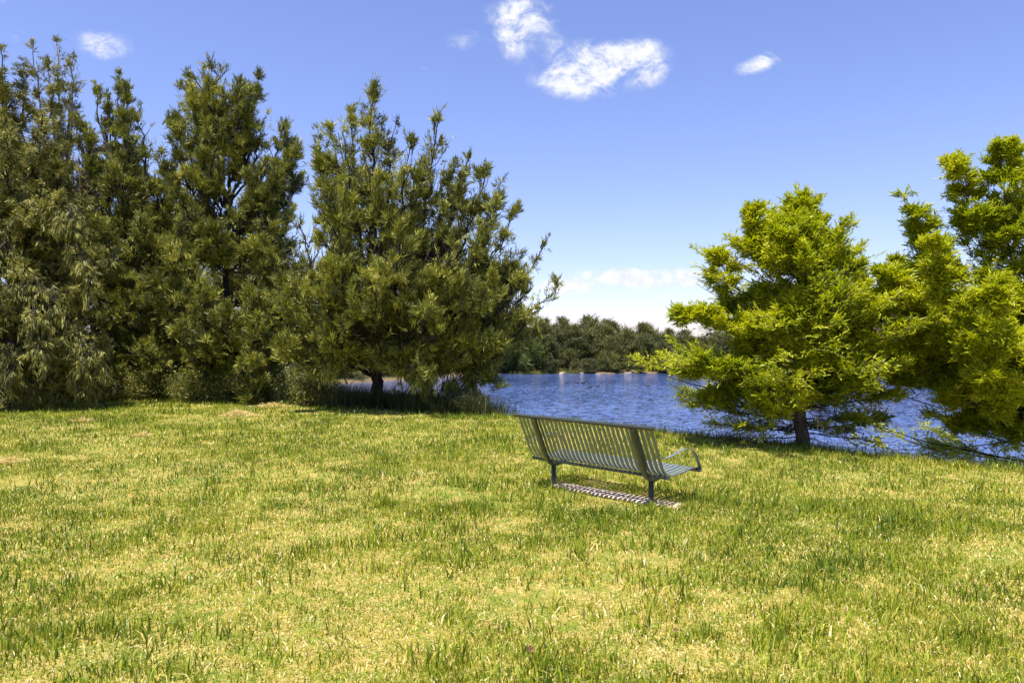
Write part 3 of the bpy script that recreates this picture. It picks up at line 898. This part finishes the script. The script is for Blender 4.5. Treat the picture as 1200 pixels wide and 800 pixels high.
# shrubs along the edge
def shrub(name, base, w_, h_, label, seed, mat='shrub', n=5200, group=None, leaf=(.035, .075), lw=.5, cat='shrub'):
    rg = np.random.default_rng(seed)
    root = empty(name, tuple(base), label, cat, group)
    st = Wood()
    nb = 26
    az = rg.uniform(0, 6.28, nb); rr = np.sqrt(rg.random(nb)) * w_ * .5
    tip = np.stack([np.cos(az) * rr, np.sin(az) * rr * .8, h_ * (1 - .45 * (rr / (w_ * .5)) ** 2) * rg.uniform(.55, 1.08, nb)], 1)
    s = np.linspace(0, 1, 6)
    start = tip * np.array([.12, .12, 0])
    pl = start[:, None] + (tip - start)[:, None] * s[None, :, None] * np.array([1, 1, 1]) + np.array([0, 0, 1.]) * (.12 * h_ * np.sin(s * 3.14))[None, :, None]
    pl[:, 1:] += rg.normal(0, .02, (nb, 5, 3))
    st.add(pl, np.repeat((.012 * (1 - s) + .003)[None], nb, 0), 4)
    st.build('stems', M['bark'], root, np.zeros(3))
    i = rg.integers(0, nb, n); f = rg.uniform(.35, 1.05, n)
    c = start[i] + (tip - start)[i] * f[:, None]
    cl = rg.normal(0, .11 * h_ + .05, (n, 3)) * np.array([1, 1, .7])
    p = c + cl; p[:, 2] = np.abs(p[:, 2])
    d = unit(rg.normal(size=(n, 3)) + unit(cl) * .8 + np.array([0, 0, .35]))
    L_ = rg.uniform(*leaf, n)
    V = blades(p, d, L_, L_ * lw, .35, rg)
    t_ = np.clip(.42 + rg.normal(0, .18, nb)[i] + rg.normal(0, .1, n), 0, 1)
    mesh_np('foliage', V, quads(n), M[mat], root, attrs={'tint': np.repeat(t_, 4)})
    return root


shr = [(2, 1.8, 1.5, 'dusty', 'tall dusty shrub hiding the foot of the left border tree'), (48, 1.5, 1.3, 'dusty', 'yellow green shrub between the left border tree and the clippings heap'),
       (-14, 1.9, 1.5, 'dusty', 'dusty green shrub at the lawn edge by the left picture border'), (30, 1.6, 1.2, 'shrub', 'green shrub at the lawn edge left of the clippings heap'),
       (72, 1.7, 1.1, 'dusty', 'yellowish shrub at the lawn edge behind the clippings heap'), (112, 1.5, 1.3, 'shrub', 'upright leafy shrub at the lawn edge in the left grove'),
       (150, 1.8, 1.0, 'dusty', 'low straw coloured shrub at the lawn edge in the left grove'), (190, 1.6, 1.35, 'shrub', 'bright green shrub left of the straight trunk'),
       (228, 1.6, 1.1, 'shrub', 'rounded shrub close to the left of the straight trunk'), (268, 1.7, 1.0, 'dusty', 'pale shrub hiding the foot of the straight trunk'),
       (305, 1.6, 1.2, 'shrub', 'bright green shrub right of the straight trunk'), (340, 1.5, 1.0, 'shrub', 'shrub at the right end of the left grove'),
       (372, 1.3, .9, 'dusty', 'pale leafy shrub above the shaded tall grass')]
for k, (px, w_, h_, mt, lab) in enumerate(shr):
    X = (px - 600) / F * 21
    for _ in range(6):
        Y = float(edgeY(X)) + .45 + .5 * (k % 2); X = (px - 600) / F * Y
    shrub('shrub', (X, Y, float(gz(X, Y)) - .03), w_, h_, lab, 300 + k, mt, 6500, 'shrubs along the left lawn edge')
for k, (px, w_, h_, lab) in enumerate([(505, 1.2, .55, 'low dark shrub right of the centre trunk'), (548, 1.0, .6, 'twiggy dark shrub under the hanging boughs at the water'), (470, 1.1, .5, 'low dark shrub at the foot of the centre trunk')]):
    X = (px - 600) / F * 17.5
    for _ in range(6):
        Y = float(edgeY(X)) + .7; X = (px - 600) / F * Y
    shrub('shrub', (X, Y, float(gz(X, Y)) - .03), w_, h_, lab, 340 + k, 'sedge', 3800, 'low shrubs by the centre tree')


# ------------------------------------------------------------------ bright green swamp cypresses
def cypress(name, base, top, leaders, label, seed, spread, hmin=.10, nb=95, dens=1.0, mat='cypress', sag=0.0, lowtwig=34, leanx=0.0, hcut=.48):
    rg = np.random.default_rng(seed)
    root = empty(name, tuple(base), label, 'tree')
    trunk = Wood(); limbs = Wood(); lat = Wood()
    base = np.asarray(base, float); top = np.asarray(top, float)
    H = top[2] - base[2]
    K = 16
    c, L = resample([base, base * .6 + top * .4 + np.array([leanx * .3, 0, 0]), top], K)
    c[1:-1] += rg.normal(0, .015, (K - 2, 3))
    trunk.add(c[None], (np.linspace(1, 0, K) ** .8 * .105 * H / 4.2 + .008 + .05 * np.exp(-np.linspace(0, 1, K) * 30))[None], 10)
    axes = [(c, 1.0, nb, hmin)]
    for pts, sc, n_ in leaders:
        cc, LL = resample(pts, K)
        cc[1:-1] += rg.normal(0, .02, (K - 2, 3))
        limbs.add(cc[None], (np.linspace(.015, .003, K))[None], 6)
        axes.append((cc, sc * .999, int(n_ * 1.2), .10))
    Vs = []; Ts = []
    up = np.array([0, 0, 1.])
    for (c, sc, n_, h0) in axes:
        h = h0 + (1 - h0) * ((np.arange(n_) + rg.random(n_)) / n_) ** 1.35
        idx = h * (K - 1); i0 = np.minimum(idx.astype(int), K - 2); fr = (idx - i0)[:, None]
        p0 = c[i0] * (1 - fr) + c[i0 + 1] * fr
        az = np.arange(n_) * 2.399 + rg.normal(0, .4, n_)
        hz = (p0[:, 2] - base[2]) / H
        ln = spread(hz, az) if sc == 1.0 else sc * 1.3 * (1 - .88 * h) * np.ones(n_)
        ln = ln * rg.uniform(.55, 1.18, n_)
        el = np.interp(hz, [0, .3, .6, 1.0], [.02, .22, .5, .95]) + rg.normal(0, .1, n_)
        d0 = np.stack([np.cos(az) * np.cos(el), np.sin(az) * np.cos(el), np.sin(el)], 1)
        k2 = 9; s = np.linspace(0, 1, k2)
        br = p0[:, None] + d0[:, None] * (ln[:, None] * s)[..., None] + up * ((-sag * .5 * s ** 2 + .10 * s ** 3) * ln[:, None])[..., None]
        br[:, 1:] += np.cumsum(rg.normal(0, .012, (n_, k2 - 1, 3)), 1)
        limbs.add(br, (.003 + .005 * ln[:, None] * (1 - s) ** .8), 4)
        # laterals, both sides in a roughly flat spray
        nl_ = int(46 * dens)
        f = rg.uniform(.25, 1.0, (n_, nl_)) ** .75
        fi = f * (k2 - 1); a = np.minimum(fi.astype(int), k2 - 2); ff = (fi - a)[..., None]; row = np.arange(n_)[:, None]
        q = br[row, a] * (1 - ff) + br[row, a + 1] * ff
        bd = unit(br[row, a + 1] - br[row, a])
        sdv = unit(np.cross(bd, up)) * rg.choice([-1, 1], (n_, nl_))[..., None]
        ld = unit(bd * .75 + sdv * rg.uniform(.3, 1.1, (n_, nl_))[..., None] + up * rg.normal(.10, .32, (n_, nl_))[..., None])
        ll = (1.08 - f) * .50 * np.minimum(ln, 1.6)[:, None] + rg.uniform(.08, .22, (n_, nl_))
        e = q + ld * ll[..., None]
        lp = np.stack([q, (q + e) * .5 + up * .012, e - up * (.04 * ll[..., None])], 2).reshape(-1, 3, 3)
        lt = rg.normal(.50, .19, (n_, nl_)) + .10 * (f - .5)
        pm = (q + e) * .5
        rad = np.hypot(pm[..., 0] - base[0], pm[..., 1] - base[1]); hh = pm[..., 2] - base[2]
        kp = n3(pm, .34, seed) + rg.normal(0, .05, f.shape) > (.45 if sc == 1.0 else .41)
        kp &= (hh > hcut + rg.normal(0, .14, f.shape)) & ~((rad < .55) & (hh < .85) & (pm[..., 1] < base[1] + .3))
        lpk = lp[kp.ravel()]
        lat.add(lpk, np.tile([.004, .003, .0015], (len(lpk), 1)), 3)
        # fronds: fine feathery strips
        nf_ = 17
        s1 = rg.random((n_, nl_, nf_)) ** .85
        p = q[:, :, None] + (e - q)[:, :, None] * s1[..., None]
        p = p + rg.normal(0, .022, p.shape)
        sg = rg.choice([-1, 1], s1.shape)[..., None]
        sv_ = unit(np.cross(ld, up))[:, :, None] * sg
        d = unit(ld[:, :, None] * .8 + sv_ * rg.uniform(.2, 1.2, s1.shape)[..., None] + up * rg.normal(.05, .40, s1.shape)[..., None])
        Lf = rg.uniform(.04, .11, s1.shape)
        km = kp[:, :, None] & np.ones(s1.shape, bool)
        p = p[km]; d = d[km]; Lf = Lf[km]
        n = len(Lf)
        # strip faces roughly upward with scatter
        nrm = unit(up + rg.normal(0, .55, (n, 3)))
        side = unit(np.cross(d.reshape(-1, 3), nrm))
        Vn = blades(p.reshape(-1, 3), d.reshape(-1, 3), Lf.ravel(), rg.uniform(.018, .032, n), .35, rg, side)
        Vs.append(Vn)
        Ts.append(np.repeat(np.clip((lt[..., None] + rg.normal(0, .15, s1.shape))[km], 0, 1), 4))
    # bare drooping lower twigs
    if lowtwig:
        c = axes[0][0]
        n_ = lowtwig
        p0 = c[0] + (c[-1] - c[0]) * rg.uniform(.06, .30, n_)[:, None]
        az = rg.uniform(0, 6.28, n_)
        ln = spread(np.full(n_, .25), az) * rg.uniform(.5, .95, n_)
        k2 = 8; s = np.linspace(0, 1, k2)
        d0 = np.stack([np.cos(az), np.sin(az), rg.uniform(-.15, .15, n_)], 1)
        br = p0[:, None] + d0[:, None] * (ln[:, None] * s)[..., None] - up * (.16 * ln[:, None] * s ** 2)[..., None]
        br[:, 1:] += np.cumsum(rg.normal(0, .045, (n_, k2 - 1, 3)), 1)
        limbs.add(br, (.002 + .004 * ln[:, None] * (1 - s)), 4)
        m_ = 16
        f = rg.uniform(.3, 1, (n_, m_)); fi = f * (k2 - 1); a = np.minimum(fi.astype(int), k2 - 2); row = np.arange(n_)[:, None]
        q = br[row, a]
        td = unit(unit(br[row, a + 1] - br[row, a]) + rg.normal(0, .6, q.shape) - up * .35)
        e = q + td * rg.uniform(.12, .45, (n_, m_))[..., None]
        lp = np.stack([q, (q + e) * .5 + up * .015, e], 2).reshape(-1, 3, 3)
        lat.add(lp, np.tile([.0032, .0026, .0016], (len(lp), 1)), 3)
    org = base
    trunk.build('trunk', M['bark2'], root, org)
    limbs.build('branches', M['bark'], root, org)
    lat.build('twigs', M['bark2'], root, org)
    V = np.concatenate(Vs)
    mesh_np('crown', V.reshape(-1, 3) - org, quads(len(V)), M[mat], root, attrs={'tint': np.concatenate(Ts)})
    return root, len(V)


Yk = 12.4
bk = gbase(939, Yk)


def spread1(h, az):
    base = np.interp(h, [0, .12, .3, .5, .7, .85, 1.0], [1.4, 1.9, 2.25, 1.75, 1.15, .7, .15])
    front = np.clip(-np.sin(az), 0, 1) * sst(.34, .16, h)
    return base * (1 + .13 * np.cos(az - math.pi * 1.02)) * (1 - .72 * front)


lk = [([P(938, 420, Yk), P(905, 330, Yk - .2), P(882, 252, Yk - .2)], .7, 34), ([P(938, 420, Yk), P(965, 350, Yk), P(972, 285, Yk)], .7, 30), ([P(938, 440, Yk), P(985, 380, Yk + .3), P(1002, 312, Yk + .3)], .7, 30),
      ([P(938, 440, Yk), P(870, 380, Yk), P(838, 300, Yk)], .6, 30), ([P(938, 420, Yk), P(925, 330, Yk - .8), P(915, 275, Yk - .9)], .6, 26),
      ([P(938, 470, Yk), P(870, 440, Yk - .4), P(812, 425, Yk - .5)], .5, 34), ([P(938, 470, Yk), P(880, 455, Yk + .4), P(820, 470, Yk + .5)], .5, 30), ([P(938, 460, Yk), P(985, 430, Yk - .3), P(1025, 400, Yk - .4)], .6, 30), ([P(938, 450, Yk), P(990, 400, Yk + .2), P(1030, 350, Yk + .3)], .6, 32), ([P(938, 430, Yk), P(860, 390, Yk - .2), P(798, 365, Yk - .2)], .65, 36), ([P(938, 440, Yk), P(860, 430, Yk + .3), P(800, 440, Yk + .4)], .5, 34)]
r, n = cypress('cypress_tree', bk, P(934, 244, Yk), lk, 'bright yellow green swamp cypress with a single brown trunk right of the bench', 201, spread1, nb=150, sag=.15, hmin=.09, hcut=.34)
NN += n
Yr = 12.6
br_ = gbase(1218, Yr)


def spread2(h, az):
    base = np.interp(h, [0, .12, .3, .5, .75, 1.0], [1.6, 2.6, 2.75, 2.2, 1.2, .2])
    return base * (1 + .12 * np.cos(az - math.pi))


lr = [([P(1215, 470, Yr), P(1110, 350, Yr), P(1062, 232, Yr)], .75, 46), ([P(1215, 430, Yr), P(1150, 300, Yr), P(1120, 188, Yr)], .75, 44), ([P(1215, 430, Yr), P(1180, 280, Yr - .3), P(1178, 172, Yr - .3)], .7, 40),
      ([P(1215, 470, Yr), P(1100, 410, Yr - .5), P(1035, 322, Yr - .4)], 1.0, 50), ([P(1215, 470, Yr), P(1130, 400, Yr - 1.2), P(1090, 290, Yr - 1.4)], .8, 40), ([P(1215, 480, Yr), P(1150, 420, Yr - 1.8), P(1160, 330, Yr - 2.0)], .8, 36),
      ([P(1215, 440, Yr), P(1230, 300, Yr), P(1245, 190, Yr)], .8, 36),
      ([P(1212, 440, Yr), P(1120, 410, Yr - .3), P(1040, 420, Yr - .4)], .8, 44), ([P(1215, 400, Yr), P(1110, 370, Yr + .3), P(1030, 370, Yr + .4)], .75, 40), ([P(1212, 450, Yr), P(1110, 380, Yr + .6), P(1052, 310, Yr + .7)], .8, 44), ([P(1210, 455, Yr), P(1130, 440, Yr + .5), P(1060, 470, Yr + .6)], .6, 40),
      ([P(1215, 500, Yr), P(1180, 470, Yr - 1.4), P(1150, 440, Yr - 1.9)], .7, 36),
      ([P(1213, 470, Yr), P(1160, 455, Yr - .4), P(1105, 475, Yr - .6)], .6, 40), ([P(1213, 480, Yr), P(1190, 470, Yr - .8), P(1165, 485, Yr - 1.2)], .6, 36),
      ([P(1214, 500, Yr), P(1170, 490, Yr - .2), P(1110, 508, Yr - .2)], .5, 40), ([P(1214, 505, Yr), P(1195, 505, Yr - .7), P(1172, 520, Yr - 1.0)], .5, 36), ([P(1212, 430, Yr), P(1120, 430, Yr), P(1048, 448, Yr)], .7, 44)]
r, n = cypress('cypress_tree', br_, P(1228, 175, Yr), lr, 'taller bright green swamp cypress with leaning tops at the right edge of the picture', 211, spread2, nb=170, sag=.12, hmin=.05, hcut=.16)
NN += n

# ------------------------------------------------------------------ far bank
rf = np.random.default_rng(55)


def far_tree(seed, H, Wd, mat, n=9000, label='', name='casuarina_tree', leaf=(.35, .75), lw=.12, group=None):
    rg = np.random.default_rng(seed)
    root = empty(name, (0, 0, 0), label, 'tree', group)
    wd = Wood()
    npl = 9
    tips = []; starts = []
    for k in range(npl):
        a = rg.uniform(0, 6.28); rr = Wd * .42 * math.sqrt(rg.random()) * (k > 0)
        tips.append((math.cos(a) * rr, math.sin(a) * rr, H * (1 - .45 * (rr / (Wd * .42)) ** 1.5) * rg.uniform(.82, 1.0)))
        starts.append((0, 0, H * .12))
    tips = np.array(tips); starts = np.array(starts)
    s = np.linspace(0, 1, 6)
    pl = starts[:, None] + (tips - starts)[:, None] * s[None, :, None]
    wd.add(pl, np.repeat((.09 * (1 - s) + .015)[None], npl, 0), 4)
    wd.build('branches', M['bark'], root, np.zeros(3))
    t2 = Wood(); t2.add(np.array([[(0, 0, -.3), (.05, 0, H * .15), (0, 0, H * .4)]]), np.array([[.2, .15, .08]]), 7)
    t2.build('trunk', M['bark'], root, np.zeros(3))
    nc = 95
    ci = rg.integers(0, npl, nc); cf = rg.uniform(.12, 1.0, nc) ** .8
    cc = starts[ci] + (tips - starts)[ci] * cf[:, None]
    spr = Wd * .20 * (1.15 - cf)
    cc = cc + rg.normal(0, 1, (nc, 3)) * spr[:, None] * np.array([1, 1, .5])
    cr = (.10 * Wd) * (1.25 - .75 * cf)
    i = rg.integers(0, nc, n)
    o = rg.normal(0, .55, (n, 3)) * cr[i][:, None] * np.array([1, 1, 1.15])
    p = cc[i] + o
    p[:, 2] = np.where(p[:, 2] < .15, rg.uniform(.15, H * .35, n), p[:, 2])
    d = unit(rg.normal(0, .6, (n, 3)) + unit(o) * .5 + np.array([0, 0, .8]))
    L_ = rg.uniform(*leaf, n)
    V = blades(p, d, L_, L_ * lw * rg.uniform(.6, 1.4, n), .3, rg)
    t_ = np.clip(.42 + rg.normal(0, .22, nc)[i] + rg.normal(0, .1, n), 0, 1)
    mesh_np('crown', V, quads(n), M[mat], root, attrs={'tint': np.repeat(t_, 4)})
    return root


FL = ['tall rounded olive casuarina in the row on the far bank of the lake', 'broad dark olive casuarina in the row on the far bank of the lake',
      'slender pointed casuarina in the row on the far bank of the lake', 'low spreading casuarina in the row on the far bank of the lake']
protos = [far_tree(401 + k, h, w_, m_, label=FL[k], group='trees in a row on the far bank')
          for k, (h, w_, m_) in enumerate([(7.2, 5.6, 'far'), (6.4, 5.2, 'far'), (8.0, 5.0, 'far'), (5.4, 5.6, 'far')])]
used = [False] * 4
fp = []
for px in np.arange(360, 1270, 21):
    fp.append((px + rf.uniform(-9, 9), rf.uniform(4.0, 9.0), 0))
for px in np.arange(360, 1270, 28):
    fp.append((px + rf.uniform(-9, 9), rf.uniform(11, 20), 1))
for px in np.arange(590, 800, 24):
    fp.append((px + rf.uniform(-6, 6), rf.uniform(24, 30), 1))
tops = [(-200, 372), (560, 380), (600, 370), (640, 366), (690, 365), (712, 372), (735, 379), (757, 371), (775, 379), (800, 380), (1030, 360), (1100, 352), (1400, 355)]
for (px, off, rowk) in fp:
    Y = 97.0 + off
    for _ in range(4):
        X = (px - 600) / F * Y
        Y = float(farY(X)) + off
    X = (px - 600) / F * Y
    k = int(rf.integers(0, 4))
    topy = np.interp(px, [a for a, b in tops], [b for a, b in tops]) + rf.uniform(-3, 6) + (2 if rowk else 5)
    z0 = float(gz(X, Y)) - .1
    Hneed = CH + (400 - topy) / F * Y - z0
    hp = [7.2, 6.4, 8.0, 5.4][k]
    if not used[k]:
        o = protos[k]; used[k] = True
    else:
        o = copy_tree(protos[k])
    sc = Hneed / hp
    o.location = (X, Y, z0); o.scale = (sc * rf.uniform(1.0, 1.3), sc * rf.uniform(1.0, 1.3), sc)
    o.rotation_euler = (0, 0, rf.uniform(0, 6.28))
for px in np.arange(585, 812, 15):
    Y = 98.0
    off = rf.uniform(.6, 3.0)
    for _ in range(4):
        X = (px + 0 - 600) / F * Y; Y = float(farY(X)) + off
    k = int(rf.integers(0, 4)); o = copy_tree(protos[k])
    sc = rf.uniform(.28, .5); o.scale = (sc * 1.2, sc * 1.2, sc); o.location = (X, Y, float(gz(X, Y)) - .1); o.rotation_euler = (0, 0, rf.uniform(0, 6.28))
    o.name = 'waterside_bush'; o['label'] = 'low olive bush at the waterline of the far bank'; o['category'] = 'bush'; o['group'] = 'bushes along the far waterline'
# individually recognisable far trees
for (px, off, H, Wd, mt, lab, nm, sd_) in [(612, -1.0, 6.6, 6.6, 'far_green', 'lighter green broad tree on the far bank beside the centre tree', 'green_tree', 431),
                                        (668, 2.5, 3.2, 4.6, 'far', 'low rounded bush at the water on the far bank', 'round_bush', 432),
                                        (715, 2.0, 3.6, 5.0, 'far', 'second low bush at the water on the far bank, right of the first', 'round_bush', 433),
                                        (1050, 1.0, 9.6, 7.0, 'far_red', 'reddish brown tree on the far bank seen through the green cypresses', 'brown_tree', 434),
                                        (965, 1.0, 4.2, 9.0, 'far_red', 'low reddish brown thicket on the far bank behind the single trunk cypress', 'brown_tree', 436),
                                        (395, 2.0, 5.8, 6.0, 'far_green', 'green tree on the far bank left of the centre trunk', 'green_tree', 435)]:
    Y = 97.0
    for _ in range(5):
        X = (px - 600) / F * Y; Y = float(farY(X)) + off + 2.5
    o = far_tree(sd_, H, Wd, mt, 9000, lab, nm)
    o.location = (X, Y, float(gz(X, Y)) - .1)

# rocks on the far bank
import bmesh


def rock(base, r, label, seed, squash=.6, mat='rock', name='rock', group=None, cat='rock'):
    rg = np.random.default_rng(seed)
    bm = bmesh.new(); bmesh.ops.create_icosphere(bm, subdivisions=3, radius=1)
    k = rg.normal(size=(6, 3)); ph = rg.uniform(0, 6, 6)
    for v_ in bm.verts:
        c = np.array(v_.co)
        s = 1 + .13 * sum(math.sin(float(c @ k[i]) * 1.8 + ph[i]) for i in range(6)) * .6
        v_.co = Vector(c * s * r) * 1.0
        v_.co.z *= squash
    me = bpy.data.meshes.new(name); bm.to_mesh(me); bm.free(); me.materials.append(M[mat])
    o = bpy.data.objects.new(name, me); COL.objects.link(o); o.location = base
    o.rotation_euler = (0, 0, rg.uniform(0, 6))
    tag(o, label, cat, group)
    return o


for k in range(22):
    px = rf.uniform(596, 665) if k < 16 else rf.uniform(670, 800)
    Y = 97.
    for _ in range(5):
        X = (px - 600) / F * Y; Y = float(farY(X)) + rf.uniform(-.6, 1.6) * (k >= 0) * .5 + .6
    rock((X, Y, max(float(gz(X, Y)), WZ) - .02), rf.uniform(.2, .5), 'pale boulder on the sandy edge of the far bank', 500 + k, rf.uniform(.35, .55), group='boulders along the far bank')
Y = 99.
for _ in range(5):
    X = (637 - 600) / F * Y; Y = float(farY(X)) + 1.0
sedge = []
for k in range(22):
    xx = X + rf.uniform(-3.8, 4.6); sedge.append((xx, float(farY(xx)) + rf.uniform(-.6, 1.0), .5, 130))
sedge_field('reeds', sedge, 'straw coloured reeds at the edge of the far bank', 8, 'dusty', (.3, .8), .06)


# house glimpsed above the far trees
def box(x0, x1, y0, y1, z0, z1):
    v_ = np.array([(x, y, z) for z in (z0, z1) for (x, y) in ((x0, y0), (x1, y0), (x1, y1), (x0, y1))])
    f_ = np.array([(3, 2, 1, 0), (4, 5, 6, 7), (0, 1, 5, 4), (1, 2, 6, 5), (2, 3, 7, 6), (3, 0, 4, 7)])
    return v_, f_


Yh = 128.0; Xh = (629 - 600) / F * Yh; zh = float(gz(Xh, Yh))
house = empty('house', (Xh, Yh, zh), 'small white house glimpsed through the trees of the far bank', 'house')
v_, f_ = box(-2.6, 2.6, 0, 7, 0, 5.6)
mesh_np('wall', v_, f_, M['white_wall'], house)
v_ = np.array([(-3.0, -.4, 5.603), (3.0, -.4, 5.603), (3.0, 7.4, 5.603), (-3.0, 7.4, 5.603), (-3.0, 3.5, 6.7), (3.0, 3.5, 6.7)])
mesh_np('roof', v_, np.array([(0, 1, 5, 4), (2, 3, 4, 5), (0, 3, 2, 1), (1, 2, 5, 5), (3, 0, 4, 4)])[:3], M['roof'], house)
for xx in (-1.4, 1.2):
    v_, f_ = box(xx - .45, xx + .45, -.03, .02, 3.6, 4.8)
    fr = mesh_np('window', v_, f_, M['white_wall'], house)
    v_, f_ = box(xx - .38, xx + .38, -.05, -.032, 3.68, 4.72)
    mesh_np('pane', v_, f_, M['glass'], fr)


# ------------------------------------------------------------------ ducks on the water
def duck(px, py, face, label, upright=1.0):
    Y = F * (CH - WZ) / (py - 400); X = (px - 600) / F * Y
    root = empty('duck', (X, Y, WZ), label, 'duck', 'ducks swimming on the lake')
    bm = bmesh.new()
    bmesh.ops.create_uvsphere(bm, u_segments=16, v_segments=10, radius=1)
    for v_ in bm.verts:
        x, y, z = v_.co
        z2 = z * .11 + .045
        tp = 1 - .45 * max(0, -x) ** 2
        v_.co = (x * .27, y * .115 * tp, z2 + .07 * max(0, -x) ** 3)
    # neck and head as one continuous ring loft
    rings = [((.17, .09), .055), ((.215, .15), .040), ((.235, .20 * upright), .034), ((.25, .245 * upright), .040), ((.275, .27 * upright), .042), ((.305, .265 * upright), .028), ((.315, .262 * upright), .004)]
    prev = None
    for (x, z), r_ in rings:
        ring = [bm.verts.new((x + r_ * .3 * math.sin(a), r_ * math.cos(a), z + r_ * math.sin(a))) for a in np.linspace(0, 2 * math.pi, 9)[:-1]]
        if prev:
            for i in range(8):
                bm.faces.new((prev[i], prev[(i + 1) % 8], ring[(i + 1) % 8], ring[i]))
        prev = ring
    me = bpy.data.meshes.new('body'); bm.to_mesh(me); bm.free(); me.materials.append(M['feather'])
    for p_ in me.polygons: p_.use_smooth = True
    o = bpy.data.objects.new('body', me); COL.objects.link(o); o.parent = root
    v_, f_ = box(.31, .355, -.014, .014, .25 * upright, .264 * upright)
    mesh_np('beak', v_, f_, M['beak'], root)
    root.rotation_euler = (0, 0, face); root.scale = (.85, .85, .85)


for (px, py, fc_, lab) in [(664, 448.8, 3.1, 'dark duck swimming apart at the left of the flock'), (677, 448.8, 3.3, 'dark duck second from the left in the flock'), (683, 449.0, .3, 'small dark duck in the middle of the flock'),
                           (687, 447.4, .1, 'dark duck farthest away in the middle of the flock'), (691.5, 453.6, 3.2, 'dark duck left of the nearest pair'), (700, 453.2, .1, 'dark duck right of the nearest pair'),
                           (759, 452.5, 3.0, 'dark duck swimming alone beside the cypress foliage')]:
    duck(px, py, fc_, lab)


# ------------------------------------------------------------------ heaps of dry clippings on the lawn
def clippings(px, py, w_, h_, label, seed, n=2600):
    rg = np.random.default_rng(seed)
    Y = F * CH / (py - 400); X = (px - 600) / F * Y
    a = rg.uniform(0, 6.28, n); rr = np.abs(rg.normal(0, .45, n))
    x = np.cos(a) * rr * w_; y = np.sin(a) * rr * w_ * .8
    hh = h_ * np.exp(-(rr / .5) ** 2)
    z = hh * rg.random(n) + .015
    gx_, gy_ = X + x, Y + y
    p = np.stack([x, y, gz(gx_, gy_) - float(gz(X, Y)) + z], 1)
    d = unit(np.stack([rg.normal(size=n), rg.normal(size=n), rg.normal(0, .25, n)], 1))
    V = blades(p, d, rg.uniform(.05, .14, n), rg.uniform(.006, .014, n), .5, rg)
    o = mesh_np('grass_clippings', V, quads(n), M['grass'], attrs={'tint': np.repeat(rg.uniform(.74, 1.0, n), 4)})
    o.location = (X, Y, float(gz(X, Y)))
    tag(o, label, 'clippings', 'heaps of dry clippings on the lawn')


for k, (px, py, w_, h_, lab) in enumerate([(57, 473, .5, .16, 'tan heap of dry grass clippings at the far left lawn edge'), (279, 488, .5, .10, 'brown heap of dry clippings in front of the straight trunked tree'),
                                           (97, 494, .22, .04, 'small pale patch of clippings below the left heap'), (165, 513, .2, .04, 'small pale patch of clippings in the middle left lawn'),
                                           (8, 541, .25, .05, 'pale straw patch at the left picture border'), (320, 477, .5, .06, 'thin straw heap in front of the shaded tall grass')]):
    clippings(px, py, w_, h_, lab, 600 + k, 2600 if w_ > .4 else 700)


# fallen dry leaves in the foreground
def dry_leaf(px, py, yaw, label, ln=.055):
    Y = F * CH / (py - 400); X = (px - 600) / F * Y
    u_ = np.linspace(0, 1, 9); v_ = np.linspace(-1, 1, 5)
    UU, VV = np.meshgrid(u_, v_, indexing='ij')
    wdt = .32 * np.sin(np.pi * UU ** .8) * ln
    Pn = np.stack([(UU - .5) * ln, VV * wdt, .25 * ln * (UU - .5) ** 2 * 4 * .5 + .6 * np.abs(VV) * wdt], -1)
    a, b = np.meshgrid(np.arange(8), np.arange(4), indexing='ij'); k = (a * 5 + b).ravel()
    o = mesh_np('dry_leaf', Pn, np.stack([k, k + 5, k + 6, k + 1], 1), M['leaf'], smooth=True)
    o.location = (X, Y, float(gz(X, Y)) + .05); o.rotation_euler = (.5, .2, yaw)
    tag(o, label, 'leaf')


M['leaf'] = simplemat('dry_leaf_brown', (.10, .045, .03), (.22, .11, .07), 30, .7)
dry_leaf(621, 776, .9, 'dark reddish brown curled leaf in the grass at the bottom centre', .07)
dry_leaf(792, 750, .2, 'small brown fallen leaf in the foreground grass right of centre', .04)
dry_leaf(244, 722, 2.2, 'small brown fallen leaf in the foreground grass on the left', .04)

print('blades', NG, 'leaf strips', NN)
